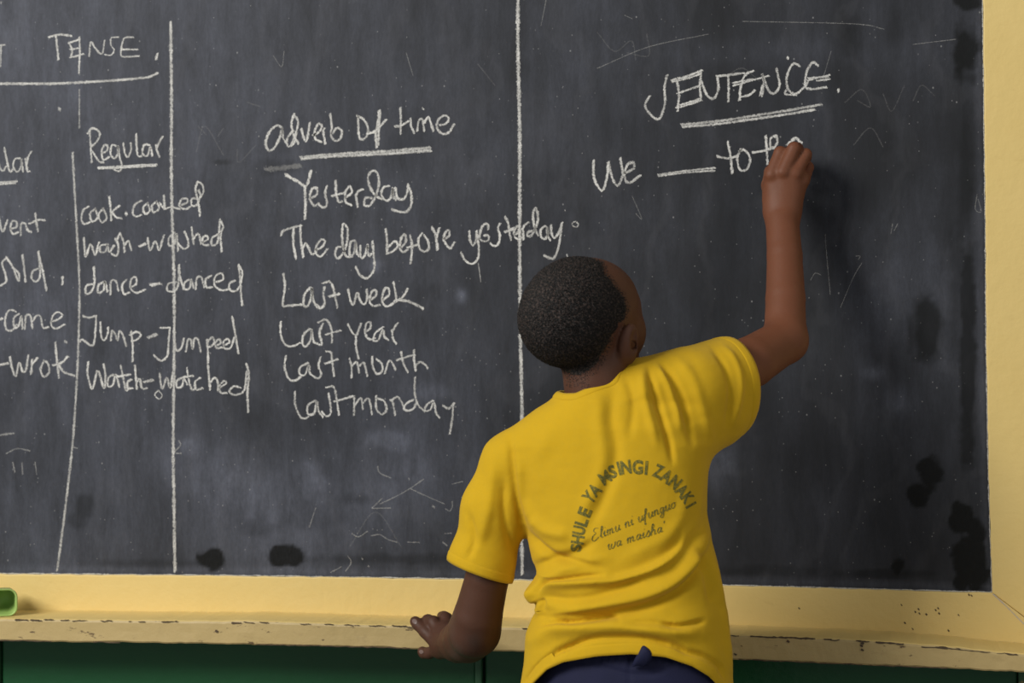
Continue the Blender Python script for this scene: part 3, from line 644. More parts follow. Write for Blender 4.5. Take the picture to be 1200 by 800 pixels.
B.cone(H(0, 0.084, -0.012), H(0, 0.099, -0.048), 0.007, 0.009, 0.014)
B.ell(H(0, 0.074, -0.080), (0.030, 0.022, 0.022), HM, 0.02)
B.ell(H(0, 0.094, -0.078), (0.022, 0.013, 0.007), HM, 0.008)
B.ell(H(0, 0.092, -0.090), (0.019, 0.013, 0.007), HM, 0.006)
# ears
for sx in (-1, 1):
    ey0 = -0.004
    EM = HM @ np.array(Matrix.Rotation(math.radians(-24 * sx), 3, 'Z')) @ np.array(Matrix.Rotation(math.radians(-10), 3, 'X'))
    B.ell(H(sx * 0.0775, 0.006, -0.038), (0.0082, 0.0155, 0.0265), EM, 0.003)
    B.ell(H(sx * 0.076, 0.008, -0.057), (0.006, 0.010, 0.013), EM, 0.004)
    B.ell(H(sx * 0.0880, 0.011, -0.036), (0.0062, 0.0100, 0.018), EM, 0.003, 's')
    B.cone(H(sx * 0.088, 0.010, -0.044), H(sx * 0.066, 0.014, -0.044), 0.0058, 0.0050, 0.003, 's')
# neck and torso under the shirt
B.chain([(698, 395, -.425, 33), (698, 440, -.425, 34), (700, 490, -.425, 38)], 0.02)
B.chain([(697, 500, -.42, 34), (722, 640, -.41, 62)], 0.03)
B.chain([(722, 640, -.41, 60), (738, 770, -.42, 70)], 0.03)
B.chain([(680, 500, -.42, 26), (602, 548, -.42, 25)], 0.02)
B.chain([(715, 490, -.415, 26), (812, 452, -.36, 30)], 0.03)
# right arm
W = B.chain([(812, 456, -.36, 33), (880, 424, -.27, 30), (920, 399, -.205, 26)], 0.014, 0.003)
B.chain([(920, 399, -.205, 25.0), (920.5, 350, -.165, 23.0), (919.5, 300, -.125, 20.5), (917, 262, -.094, 19.5)], 0.012, 0.003)
B.ell(P(917, 246, -.085), (rp(21, P(917, 246, -.085)), 0.017, 0.03), None, 0.014)
# right hand: palm, four fingers, thumb
def hand(palm, fingers, kp=0.010, kf=0.0055):
    for (a, b_) in palm:
        pa, pb = P(*a[:3]), P(*b_[:3]); B.cone(pa, pb, rp(a[3], pa), rp(b_[3], pb), kp)
    for fg in fingers:
        Wp = [(P(*q[:3]), q[3]) for q in fg]
        for (p, r), (q, t) in zip(Wp[:-1], Wp[1:]): B.cone(p, q, rp(r, p), rp(t, q), kf)
hand([((910, 246, -.082, 15), (905, 206, -.086, 10)), ((917, 246, -.082, 16), (918, 203, -.090, 10)), ((922, 246, -.082, 15), (931, 203, -.088, 10)), ((925, 244, -.080, 12), (940, 208, -.078, 9)),
      ((906, 232, -.074, 12), (903, 216, -.066, 10.5))],
     [[(905, 205, -.092, 9.3), (914.5, 179, -.082, 7.6), (923, 179, -.050, 7), (927, 184, -.030, 6.5)],
      [(918, 202, -.096, 9), (930.5, 174, -.088, 7.8), (934, 174, -.052, 7.2), (932, 184, -.030, 6.5)],
      [(932, 204, -.092, 8.4), (944, 181, -.078, 7.2), (944, 184, -.046, 7), (938, 194, -.030, 6.5)],
      [(941, 212, -.080, 8), (947, 196, -.058, 6.6), (943, 202, -.036, 6.4), (936, 208, -.028, 6)],
      [(902, 218, -.062, 10), (904, 202, -.045, 8.5), (918, 190, -.032, 7.5)]], kf=0.0032)
# left arm: upper arm down, elbow toward the viewer, forearm going away to the ledge
B.chain([(600, 552, -.42, 25), (577, 620, -.418, 23), (571, 676, -.415, 25.5), (560, 722, -.40, 28.5), (556, 740, -.385, 29)], 0.014, 0.003)
B.chain([(556, 738, -.385, 28), (548, 748, -.33, 26), (538, 752, -.26, 22), (530, 752, -.195, 18)], 0.014)
B.ell(P(559, 746, -.405), (0.017, 0.017, 0.017), None, 0.014)
hand([((531, 752, -.185, 16), (517, 742, -.165, 10.5)), ((530, 753, -.185, 16), (514, 750, -.168, 10)), ((531, 755, -.183, 15), (514, 757, -.168, 9.5)), ((529, 756, -.183, 14), (516, 764, -.165, 8.5)),
      ((530, 748, -.182, 14), (522, 737, -.158, 9.5))],
     [[(523, 739, -.158, 8.8), (522, 725, -.138, 7.8), (520, 723, -.122, 7.0), (518, 725, -.108, 6.0)],
      [(517, 744, -.166, 8.6), (508, 729, -.152, 7.6), (501.5, 727, -.136, 7.3), (497, 731, -.128, 6.6)],
      [(511, 752, -.167, 8.6), (498.5, 740, -.156, 7.4), (490, 731.5, -.146, 6.8), (486.5, 728, -.142, 6.4)],
      [(512, 761, -.164, 7.6), (503, 765, -.153, 6.8), (497, 765, -.145, 6.4), (495, 763, -.14, 6.0)],
      [(526, 739, -.162, 8.5), (524, 725, -.130, 6.8), (518, 722, -.100, 6.2)]], kf=0.0032)
# hips, legs and feet
hipc = P(740, 800, -.42)
hx, hz = float(hipc[0]), float(hipc[2])
B.ell((hx, -.41, hz), (0.104, 0.078, 0.085), None, 0.03)
for sx in (-1, 1):
    B.cone((hx + sx * 0.065, -.41, hz - 0.03), (hx + sx * 0.085, -.40, 0.42), 0.068, 0.045, 0.03)
    B.cone((hx + sx * 0.085, -.40, 0.42), (hx + sx * 0.088, -.43, 0.27), 0.045, 0.044, 0.02)
    B.cone((hx + sx * 0.088, -.425, 0.27), (hx + sx * 0.090, -.42, 0.07), 0.042, 0.028, 0.02)
    B.cone((hx + sx * 0.090, -.435, 0.030), (hx + sx * 0.105, -.275, 0.024), 0.031, 0.022, 0.02)
    for q in range(5):
        xx = hx + sx * (0.085 + 0.012 * q)
        B.cone((xx, -.285 - .004 * q * q * .6, 0.014), (xx + sx * .004, -.255 - .005 * q * q * .5, 0.012), 0.011, 0.009, 0.006)
V, Q = nets(B); del B
V = relax(V, Q, 4, 0.5)
sk = mesh_np('body', V, Q)
# skin
M_skin, nt, b = mat('dark_brown_skin', (0.1, 0.05, 0.03), 0.56, 0.30)
n1 = noise(nt, 25, 4); n2_ = noise(nt, 420, 3)
c = mix(nt, n1, (0.175, 0.063, 0.031), (0.130, 0.046, 0.022))
dry = nd(nt, 'ShaderNodeAttribute', attribute_name='dry')
c = mix(nt, math_(nt, 'MULTIPLY', dry.outputs['Fac'], noise(nt, 55, 5, 0.7)), c, (0.20, 0.15, 0.115))
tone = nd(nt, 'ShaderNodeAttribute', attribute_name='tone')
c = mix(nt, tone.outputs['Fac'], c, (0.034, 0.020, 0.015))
nail = nd(nt, 'ShaderNodeAttribute', attribute_name='nail')
nt.links.new(c, b.inputs['Base Color'])
b.inputs['Subsurface Weight'].default_value = 0.12; b.inputs['Subsurface Radius'].default_value = (0.012, 0.005, 0.003); b.inputs['Subsurface Scale'].default_value = 0.5
bump(nt, b, n2_, 0.18, 0.0012)
qx, qy, _ = proj(V)
dry_a = 0.9 * np.exp(-(((qx - 535) / 7) ** 2 + ((qy - 764) / 10) ** 2)) + 0.5 * np.exp(-(((qx - 530) / 4) ** 2 + ((qy - 735) / 22) ** 2))
# painted shade: left arm and head darker than the lit right arm; elbow skin dark
tone_shade_a = np.where(qx < 640, 0.62, 0.0) * np.clip((qy - 540) / 90, 0, 1) + 0.30 * np.exp(-(((qx - 556) / 12) ** 2 + ((qy - 752) / 12) ** 2))
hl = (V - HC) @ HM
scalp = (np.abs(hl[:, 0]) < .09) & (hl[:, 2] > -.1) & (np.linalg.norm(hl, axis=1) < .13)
tone_shade_a = np.where(qy < 520, 0.55 * np.clip((500 - qy) / 40, 0, 1) * np.clip((790 - qx) / 30, 0, 1) * (V[:, 1] < -.2), tone_shade_a)
for nm, arr in (('dry', dry_a), ('tone', tone_shade_a), ('nail', dry_a * 0)):
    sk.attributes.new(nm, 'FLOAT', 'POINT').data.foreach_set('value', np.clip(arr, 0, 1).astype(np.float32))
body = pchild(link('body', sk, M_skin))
bvh_body = BVHTree.FromPolygons([tuple(v) for v in V.tolist()], Q.tolist())

# eyes
M_eye, nt, b = mat('eye_white', (0.75, 0.72, 0.68), 0.2, 0.5)
M_iris, nt, b = mat('dark_iris', (0.02, 0.01, 0.006), 0.15, 0.5)
for sx in (-1, 1):
    bm = bmesh.new(); bmesh.ops.create_uvsphere(bm, u_segments=20, v_segments=12, radius=0.0105)
    for f_ in bm.faces:
        f_.material_index = 1 if f_.calc_center_median().z > 0.0088 else 0; f_.smooth = True
    me = bpy.data.meshes.new('eye'); bm.to_mesh(me); bm.free()
    o = link('eye', me, [M_eye, M_iris]); o.location = H(sx * 0.029, 0.0765, -0.019)
    o.rotation_euler = Vector(hf).to_track_quat('Z', 'Y').to_euler()
    pchild(o)

# nails
M_nail, nt, b = mat('fingernail', (0.17, 0.115, 0.10), 0.35, 0.5)
for (px_, py_, ax_, ay_, L_, Wd) in [(486.0, 728.0, -0.7, -0.72, 3.2, 2.6), (494.0, 763.5, -0.95, -0.3, 2.7, 2.3)]:
    g_pts = []; FF = []
    for r_ in (0.0, 0.55, 1.0):
        for k in range(12):
            u_, v_ = r_ * math.cos(k * math.pi / 6), r_ * math.sin(k * math.pi / 6)
            x_ = px_ + ax_ * u_ * L_ - ay_ * v_ * Wd; y_ = py_ + ay_ * u_ * L_ + ax_ * v_ * Wd
            d = Fw + Rt * (x_ - 600) / FP - Up * (y_ - 400) / FP; d /= np.linalg.norm(d)
            hit = bvh_body.ray_cast(Vector(CAM), Vector(d))
            g_pts.append(None if hit[0] is None or hit[0].y > -0.12 else tuple(hit[0] + hit[1] * 0.0005))
    for q_ in range(2):
        for k in range(12):
            q = (q_ * 12 + k, q_ * 12 + (k + 1) % 12, q_ * 12 + 12 + (k + 1) % 12, q_ * 12 + 12 + k)
            if all(g_pts[t] for t in q): FF.append(q)
    pchild(link('fingernail', mesh('fingernail', [g or (0, 0, 0) for g in g_pts], FF, True), M_nail))

# ------------------------------------------------------------------ hair: close-cropped curls
M_hair, nt, b = mat('black_curly_hair', (0.010, 0.008, 0.007), 0.62, 0.35)
nt.links.new(mix(nt, ramp(nt, noise(nt, 330, 3, 0.6), [(0.48, g3(0)), (0.68, g3(1))]), (0.005, 0.0045, 0.0045), (0.075, 0.052, 0.044)), b.inputs['Base Color'])  # brown flecks in the base colour stand in for highlights on the curls
bump(nt, b, noise(nt, 480, 3), 0.9, 0.003)
zz_ = [-.095, -.080, -.060, -.030, -.012, .005, .030, .050, .075]
yy_ = [-.055, -.030, -.018, -.012, .030, .052, .052, .056, .060]
NV = vnormals(V, Q)
hp_ = []
for (a, b_) in [(706, 306), (712, 318), (724, 333), (734, 345), (739, 360), (734, 376), (722, 390), (716, 405), (711, 420), (702, 434), (688, 446)]:
    d = Fw + Rt * (a - 600) / FP - Up * (b_ - 400) / FP; d /= np.linalg.norm(d)
    h_ = bvh_body.ray_cast(Vector(CAM), Vector(d))
    if h_[0] is not None and (h_[0] - Vector(HC)).length < .16: hp_.append((np.array(h_[0]) - HC) @ HM)
hp_ = np.array(hp_); print('hairline', np.round(hp_, 3).tolist())
o_ = np.argsort(hp_[:, 2]); zz_ = hp_[o_, 2]; yy_ = hp_[o_, 1]
lim = np.interp(hl[:, 2], zz_, yy_)
inh = scalp & (hl[:, 2] > -.096)
ear = (np.abs(hl[:, 0]) > .030) & (np.abs(hl[:, 1] - .010) < .020) & (np.abs(hl[:, 2] + .040) < .031)
sd = np.minimum(lim - hl[:, 1], (hl[:, 2] + .094) * 0.9)          # depth inside the hairline
ear |= (np.abs(hl[:, 0]) > .05) & (hl[:, 2] < -.008) & (hl[:, 1] > -.011)
sd = np.where(ear, -1, sd); sd = np.where(inh, sd, -1)
# cap: offset copy of the scalp where the hair is dense
cap = sd > 0.009
fm = cap[Q].all(1); ids = np.unique(Q[fm]); mp_ = np.full(len(V), -1); mp_[ids] = np.arange(len(ids))
thick = np.clip((sd[ids] - 0.009) / 0.020, 0.02, 1) * 0.0024
nzz = rng.random(len(ids)) * 0.0006
VH = V[ids] + NV[ids] * (thick + nzz)[:, None]; FH = mp_[Q[fm]]
# tufts
P0 = V[Q[:, 0]]; area_ = np.linalg.norm(np.cross(V[Q[:, 2]] - P0, V[Q[:, 3]] - V[Q[:, 1]]), axis=1)
sdf_ = sd[Q].mean(1); ok = np.nonzero(sdf_ > -0.001)[0]
wgt = area_[ok] * np.clip((sdf_[ok] + 0.003) / 0.014, 0.06, 1)
NT = 30000
pick = rng.choice(ok, NT, p=wgt / wgt.sum())
uv = rng.random((NT, 2))
q = V[Q[pick]]
base = (q[:, 0] * ((1 - uv[:, 0]) * (1 - uv[:, 1]))[:, None] + q[:, 1] * (uv[:, 0] * (1 - uv[:, 1]))[:, None] + q[:, 2] * (uv[:, 0] * uv[:, 1])[:, None] + q[:, 3] * ((1 - uv[:, 0]) * uv[:, 1])[:, None])
nn = NV[Q[pick, 0]]
s_ = sdf_[pick]
off = np.where(s_ > 0.009, np.clip((s_ - 0.009) / 0.020, 0.02, 1) * 0.0024, 0.0)
rd = rng.standard_normal((NT, 3)); rd -= nn * np.einsum('ij,ij->i', rd, nn)[:, None]; rd /= np.linalg.norm(rd, axis=1)[:, None]
rb = np.cross(nn, rd); wr = 0.0007 + 0.0005 * rng.random(NT)
ht = np.where(s_ > 0.014, 0.0018, 0.0008) * (0.6 + 0.8 * rng.random(NT))
bs = base + nn * (off - 0.0004)[:, None]
t0 = bs + rd * wr[:, None]; t1 = bs - rd * (wr * .5)[:, None] + rb * (wr * .87)[:, None]; t2 = bs - rd * (wr * .5)[:, None] - rb * (wr * .87)[:, None]
tip = bs + nn * (ht + .0004)[:, None] + rng.standard_normal((NT, 3)) * 0.0004
VT = np.stack([t0, t1, t2, tip], 1).reshape(-1, 3); k0 = np.arange(NT) * 4
FT = np.concatenate([np.stack([k0, k0 + 1, k0 + 3], 1), np.stack([k0 + 1, k0 + 2, k0 + 3], 1), np.stack([k0 + 2, k0, k0 + 3], 1)])
tri = np.concatenate([FH[:, [0, 1, 2]], FH[:, [0, 2, 3]], FT + len(VH)])
hm = mesh_np('hair', np.vstack([VH, VT]), tri, False)
pchild(link('hair', hm, M_hair, label='close-cropped black curly hair'))
print('body verts', len(V), 'hair tris', len(tri))

# ------------------------------------------------------------------ T-shirt
zs = np.arange(0.72, 1.34, 0.0026)
xl_, xh_ = float(P(505, 700, -0.4)[0]), float(P(920, 450, -0.25)[0])
T = Grid(np.arange(xl_, xh_, 0.0026), np.arange(-0.585, -0.19, 0.0026), zs)
# trunk: outline left and right at each height, and a depth for each height
tr = [(468, 668, 760), (480, 645, 800), (495, 622, 822), (520, 600, 832), (560, 606, 829), (600, 614, 829), (630, 620, 833), (655, 626, 839), (670, 633, 842), (681, 626, 844), (692, 618, 846), (700, 621, 847), (707, 632, 848), (714, 633, 850),
      (722, 627, 851), (740, 620, 853), (775, 618, 858), (800, 614, 860), (830, 608, 866), (870, 604, 870)]
cyl = [(468, -.415, .062), (500, -.41, .082), (560, -.405, .096), (640, -.41, .098), (700, -.415, .098), (760, -.42, .105), (870, -.42, .112)]
zt = np.array([P(735, a, -.41)[2] for a, _, _ in tr])[::-1]
xlT = np.array([P(l, a, -.41)[0] for a, l, _ in tr])[::-1]; xrT = np.array([P(r_, a, -.41)[0] for a, _, r_ in tr])[::-1]
zc_ = np.array([P(735, a, -.41)[2] for a, _, _ in cyl])[::-1]
XL_ = np.interp(zs, zt, xlT); XR_ = np.interp(zs, zt, xrT)
CY = np.interp(zs, zc_, [c_[1] for c_ in cyl][::-1]); BD = np.interp(zs, zc_, [c_[2] for c_ in cyl][::-1])
ker = np.array([1, 2, 1]) / 4
sm = lambda a: np.convolve(np.pad(a, 1, 'edge'), ker, 'valid')
XL_, XR_, CY, BD = map(sm, (XL_, XR_, CY, BD))
cx = ((XL_ + XR_) / 2)[None, None, :]; a_ = ((XR_ - XL_) / 2)[None, None, :]
sl, X, Y, Z = T.box((xl_, -.6, .7), (xh_, -.1, 1.4))
nE = 2.35
# yawed slightly so that the back faces the wall square on
qv = ((np.abs(X - cx) / a_) ** nE + (np.abs(Y - CY[None, None, :]) / BD[None, None, :]) ** nE) ** (1 / nE)
d = (qv - 1) * np.minimum(a_, BD[None, None, :])
top = Z - float(P(735, 474, -.41)[2])
d = np.maximum(d, top * 0.9)
T.blend(sl, d, 0.02)
T.chain([(697, 480, -.42, 40), (664, 506, -.42, 33), (600, 545, -.42, 33)], 0.035)
T.chain([(600, 543, -.42, 33), (580, 595, -.42, 36), (564, 660, -.418, 36), (558, 700, -.418, 37)], 0.022)
T.chain([(712, 478, -.42, 39), (752, 470, -.405, 44), (806, 462, -.37, 50)], 0.035)
T.chain([(806, 462, -.37, 50), (846, 452, -.315, 50), (900, 434, -.245, 50)], 0.03)
T.chain([(800, 500, -.375, 40), (836, 488, -.345, 36)], 0.03)
V2, Q2 = nets(T); del T
V2 = relax(V2, Q2, 6, 0.5)
N2 = vnormals(V2, Q2)
px2, py2, _ = proj(V2)
back = np.clip(-(N2 @ Fw) * 2.2 + 0.25, 0, 1)
def fold(pts, amp, wup, wdn, fr=(600, 640, 4.444), taper=True):
    """Raise (amp > 0) or sink the cloth along a line; wup and wdn are the widths on its two sides."""
    global disp
    L = smooth_line([(fr[0] + a / fr[2], fr[1] + b_ / fr[2]) for a, b_ in pts], 4.0)
    mn = np.full(len(V2), 1e9); sg = np.zeros(len(V2)); tp = np.zeros(len(V2))
    n = len(L)
    for i in range(n - 1):
        ax, ay = L[i]; ex, ey = L[i + 1] - L[i]; l2 = ex * ex + ey * ey
        t = np.clip(((px2 - ax) * ex + (py2 - ay) * ey) / l2, 0, 1)
        dx = px2 - ax - ex * t; dy = py2 - ay - ey * t; dd = np.hypot(dx, dy)
        c_ = ex * (py2 - ay) - ey * (px2 - ax)
        k = dd < mn; mn[k] = dd[k]; sg[k] = np.sign(c_[k]); tp[k] = ((i + t) / (n - 1))[k]
    wv_ = np.where(sg > 0, wdn, wup)
    prof = np.exp(-(mn / wv_) ** 2)
    if taper: prof *= np.clip(np.minimum(tp + 0.06, 1.06 - tp) * 4.5, 0, 1)
    disp += amp * prof
disp = np.zeros(len(V2))
mm_ = 0.001
# lower folds (coordinates in the detail of the lower shirt)
fold([(95, 240), (190, 205), (300, 195), (470, 180), (640, 150), (780, 90), (880, 10)], 7 * mm_, 9, 5)
fold([(110, 265), (190, 262), (300, 275), (430, 262), (560, 215), (700, 150)], -4 * mm_, 5, 7)
fold([(130, 240), (190, 190), (290, 172), (390, 158), (470, 150)], -6 * mm_, 3, 2.5)
fold([(460, 170), (620, 135), (760, 75), (850, 0), (880, -60)], -4.5 * mm_, 7, 3.5)
fold([(200, 350), (300, 330), (480, 308), (680, 270), (830, 205), (930, 120), (990, 30), (1010, -60)], 6.5 * mm_, 12, 5)
fold([(300, 372), (480, 350), (700, 300), (860, 225), (970, 110), (1010, 10)], -5.5 * mm_, 4.5, 7)
fold([(230, 385), (330, 400), (430, 382), (540, 362)], -4.5 * mm_, 3, 3)
fold([(110, 490), (200, 440), (340, 425), (560, 418), (800, 440), (980, 450)], 7 * mm_, 10, 9)
fold([(180, 408), (260, 396), (420, 378), (540, 365), (560, 385)], -4.5 * mm_, 2.2, 2.6)
fold([(780, 408), (860, 415), (960, 398), (1000, 385)], -4.5 * mm_, 2.5, 3)
fold([(600, 395), (760, 400), (900, 430)], -3 * mm_, 3, 4)
fold([(235, 542), (300, 515), (420, 478), (560, 470), (700, 478), (830, 510), (890, 535)], -5 * mm_, 3.2, 3)
fold([(850, 520), (910, 548), (1000, 570), (1080, 622), (1110, 690)], -3.4 * mm_, 3, 3.5)
fold([(60, 710), (140, 620), (240, 545), (350, 505)], -4 * mm_, 2.5, 3)
fold([(100, 230), (92, 280), (150, 310)], 4 * mm_, 5, 5)
fold([(100, 310), (150, 290), (170, 320)], -5 * mm_, 3, 3)
fold([(160, 310), (140, 340), (150, 370)], 4 * mm_, 5, 5)
fold([(1040, 20), (1060, 160), (1100, 320), (1120, 480), (1140, 640)], 3.5 * mm_, 6, 4)
fold([(960, 0), (1010, 120), (1040, 300)], -3 * mm_, 5, 5)
fold([(120, 100), (220, 60), (330, 30), (430, -30)], -4 * mm_, 4, 6)
fold([(110, 130), (200, 150), (300, 110), (480, 60)], 3.5 * mm_, 6, 7)
fd = (0, 0, 1)
# armpit, shoulder and sleeves (photograph coordinates)
fold([(617, 622), (634, 640), (660, 655), (700, 662)], -5 * mm_, 4, 6, fd)
fold([(622, 606), (640, 622), (668, 628)], 3.5 * mm_, 7, 7, fd)
fold([(598, 512), (601, 550), (607, 590), (616, 628)], -3.0 * mm_, 4, 4, fd)
fold([(609, 540), (614, 580), (626, 612)], 3 * mm_, 6, 7, fd)
fold([(578, 545), (574, 590), (562, 640)], 2.5 * mm_, 6, 8, fd)
fold([(590, 560), (592, 610), (604, 650)], -2.5 * mm_, 4, 5, fd)
fold([(548, 600), (556, 630), (548, 655)], -2 * mm_, 4, 4, fd)
fold([(761, 432), (764, 444), (774, 480), (784, 515), (789, 540)], -4.5 * mm_, 3, 4.5, fd)
fold([(752, 436), (756, 470), (770, 520)], 3.0 * mm_, 5, 5, fd)
fold([(776, 426), (790, 446), (802, 475), (812, 520)], -3.5 * mm_, 4, 5, fd)
fold([(770, 428), (784, 455), (797, 500)], 3.0 * mm_, 4, 4, fd)
fold([(792, 420), (812, 445), (826, 490), (834, 525)], 2.5 * mm_, 7, 7, fd)
fold([(835, 408), (850, 430), (857, 460), (852, 498)], -2.6 * mm_, 3.5, 4, fd)
fold([(846, 404), (862, 425), (868, 455), (860, 496)], 2.5 * mm_, 4, 4, fd)
fold([(720, 455), (716, 490), (722, 530), (712, 570), (690, 620)], -3.0 * mm_, 7, 9, fd)
fold([(700, 462), (704, 500), (706, 550), (680, 610)], 2.2 * mm_, 9, 9, fd)
fold([(733, 440), (742, 470), (738, 510)], -1.8 * mm_, 5, 5, fd)
fold([(806, 565), (800, 600), (780, 630), (730, 655)], 1.8 * mm_, 8, 8, fd)
fold([(834, 560), (828, 610), (800, 648)], -2.6 * mm_, 5, 7, fd)
fold([(650, 500), (630, 540), (628, 590)], 1.5 * mm_, 12, 12, fd)
cloth = (fbm(px2 + 200, py2 * 1.5 + 100, 26, 77, 3) - 0.5) * 1.6 * mm_
V2 = V2 + N2 * ((disp * 1.7 + cloth) * back)[:, None]
V2 = relax(V2, Q2, 1, 0.3)

# openings: neck, two sleeve ends, hem
tm = mesh_np('t_shirt', V2, Q2)
bm = bmesh.new(); bm.from_mesh(tm); bm.verts.ensure_lookup_table()
def cut(pco, pno, inside):
    """Open the cloth on the outer side of a plane, only where inside(point) holds."""
    pno = Vector(pno).normalized(); pco = Vector(pco)
    fs = [f for f in bm.faces if inside(f.calc_center_median())]
    geom = list(fs) + list({e for f in fs for e in f.edges}) + list({v_ for f in fs for v_ in f.verts})
    bmesh.ops.bisect_plane(bm, geom=geom, plane_co=pco, plane_no=pno, dist=1e-6)
    dl = [f for f in bm.faces if inside(f.calc_center_median()) and (f.calc_center_median() - pco).dot(pno) > 1e-6]
    bmesh.ops.delete(bm, geom=dl, context='FACES')
camR, camU, camF = Vector(Rt), Vector(Up), Vector(Fw)
# right sleeve
rc = Vector(P(855, 450, -.305)); rn = (camR * 0.84 + camU * 0.10 + camF * 0.53).normalized()
cut(rc, rn, lambda c_: (c_ - rc).length < 0.14 and c_.x > rc.x - 0.09)
# left sleeve
lc = Vector(P(562, 668, -.418)); ln = (camR * -0.34 + camU * -0.94 + camF * 0.02).normalized()
cut(lc, ln, lambda c_: (c_ - lc).length < 0.085 and c_.x < float(P(606, 680, -.41)[0]))
# neck
nc = Vector(P(697, 460.5, -.425)); nn_ = (camR * -0.36 + camU * 0.90 + camF * 0.26).normalized()
cut(nc, nn_, lambda c_: ((c_ - nc) - nn_ * (c_ - nc).dot(nn_)).length < 0.0475 and (c_ - nc).length < 0.09)
# hem: higher over the seat of the shorts than at the sides
hem = [(600, 812), (614, 812), (624, 800), (640, 784), (660, 775), (700, 768), (740, 765.5), (780, 769), (812, 780), (832, 792), (842, 802), (862, 815), (880, 815)]
zlow = float(P(735, 845, -.41)[2])
def hemz(c_):
    a, b_, dd = proj(np.array(c_))
    if c_.y < -.42: return b_ - interp(hem, a)
    return b_ - 812
def hemv(c_):
    a, b_, dd = proj(np.array(c_))
    t_ = min(1, max(0, (-0.40 - c_[1]) / 0.04))
    return (b_ - (interp(hem, a) * t_ + 812 * (1 - t_))), dd
for v_ in bm.verts:
    e_, dd = hemv(v_.co) if v_.co.z < 0.97 else (-200.0, 0)
    v_.co.z = -e_ if v_.co.z < 0.97 else 200 + v_.co.z
# the sheet is flattened to "height above the hem", cut there, and set back
hz_keep = {}
for v_ in bm.verts: hz_keep[v_] = v_.co.z
bmesh.ops.bisect_plane(bm, geom=bm.verts[:] + bm.edges[:] + bm.faces[:], plane_co=(0, 0, 0), plane_no=(0, 0, 1), clear_inner=True, dist=1e-7)
for v_ in bm.verts:
    if v_.co.z > 150: v_.co.z -= 200; continue
    e0 = -v_.co.z; z = 0.85
    for _ in range(12):
        e_, dd = hemv((v_.co.x, v_.co.y, z)); z += (e_ - e0) * dd / FP
    v_.co.z = z
bmesh.ops.delete(bm, geom=[v_ for v_ in bm.verts if not v_.link_faces], context='VERTS')
# keep the largest piece only
bm.verts.ensure_lookup_table(); seen = set(); best = []
for v0 in bm.verts:
    if v0.index in seen: continue
    st = [v0]; comp = []; seen.add(v0.index)
    while st:
        a = st.pop(); comp.append(a)
        for e in a.link_edges:
            o = e.other_vert(a)
            if o.index not in seen: seen.add(o.index); st.append(o)
    if len(comp) > len(best):
        if best: pass
        best_old, best = best, comp
keep = {v_.index for v_ in best}
bmesh.ops.delete(bm, geom=[v_ for v_ in bm.verts if v_.index not in keep], context='VERTS')
for it in range(3):     # even out the cut edges
    bv = [v_ for v_ in bm.verts if v_.is_boundary]; new = {}
    for v_ in bv:
        nb = [e.other_vert(v_) for e in v_.link_edges if e.is_boundary]
        if len(nb) == 2: new[v_] = (v_.co * 2 + nb[0].co + nb[1].co) / 4
    for v_, c_ in new.items(): v_.co = c_
bm.normal_update()
bm.verts.index_update(); loops = []; used = set()
for v0 in bm.verts:
    if not v0.is_boundary or v0 in used: continue
    lp = [v0]; used.add(v0); cur = v0
    while True:
        nx_ = [e.other_vert(cur) for e in cur.link_edges if e.is_boundary and e.other_vert(cur) not in used]
        if not nx_: break
        cur = nx_[0]; used.add(cur); lp.append(cur)
    loops.append([(v_.co.copy(), v_.normal.copy()) for v_ in lp])
loops = sorted(loops, key=len)[-4:]
print('boundary loops', [len(l) for l in loops])
bm.to_mesh(tm)
bvh = BVHTree.FromBMesh(bm); bm.free(); tm.shade_smooth()
M_shirt, nt, b = mat('yellow_jersey', (0.60, 0.40, 0.012), 0.85, 0.2)
c = mix(nt, noise(nt, 9, 4), (0.625, 0.385, 0.010), (0.555, 0.340, 0.009))
c = mix(nt, ramp(nt, noise(nt, 130, 5, 0.7), [(0.4, g3(0)), (0.75, g3(0.35))]), c, (0.52, 0.34, 0.02))
nt.links.new(c, b.inputs['Base Color'])
b.inputs['Sheen Weight'].default_value = 0.12; b.inputs['Sheen Roughness'].default_value = 0.5; b.inputs['Sheen Tint'].default_value = (1, 0.9, 0.5, 1)
vw = math_(nt, 'ADD', math_(nt, 'MULTIPLY', noise(nt, 900, 2, 0.6, (1, 1, 2)), 0.7), math_(nt, 'MULTIPLY', noise(nt, 90, 4), 0.6))
bump(nt, b, vw, 0.35, 0.0016)
shirt = pchild(link('t_shirt', tm, M_shirt))
sol = shirt.modifiers.new('cloth', 'SOLIDIFY'); sol.thickness = 0.0016; sol.offset = -1
bpy.context.view_layer.update()
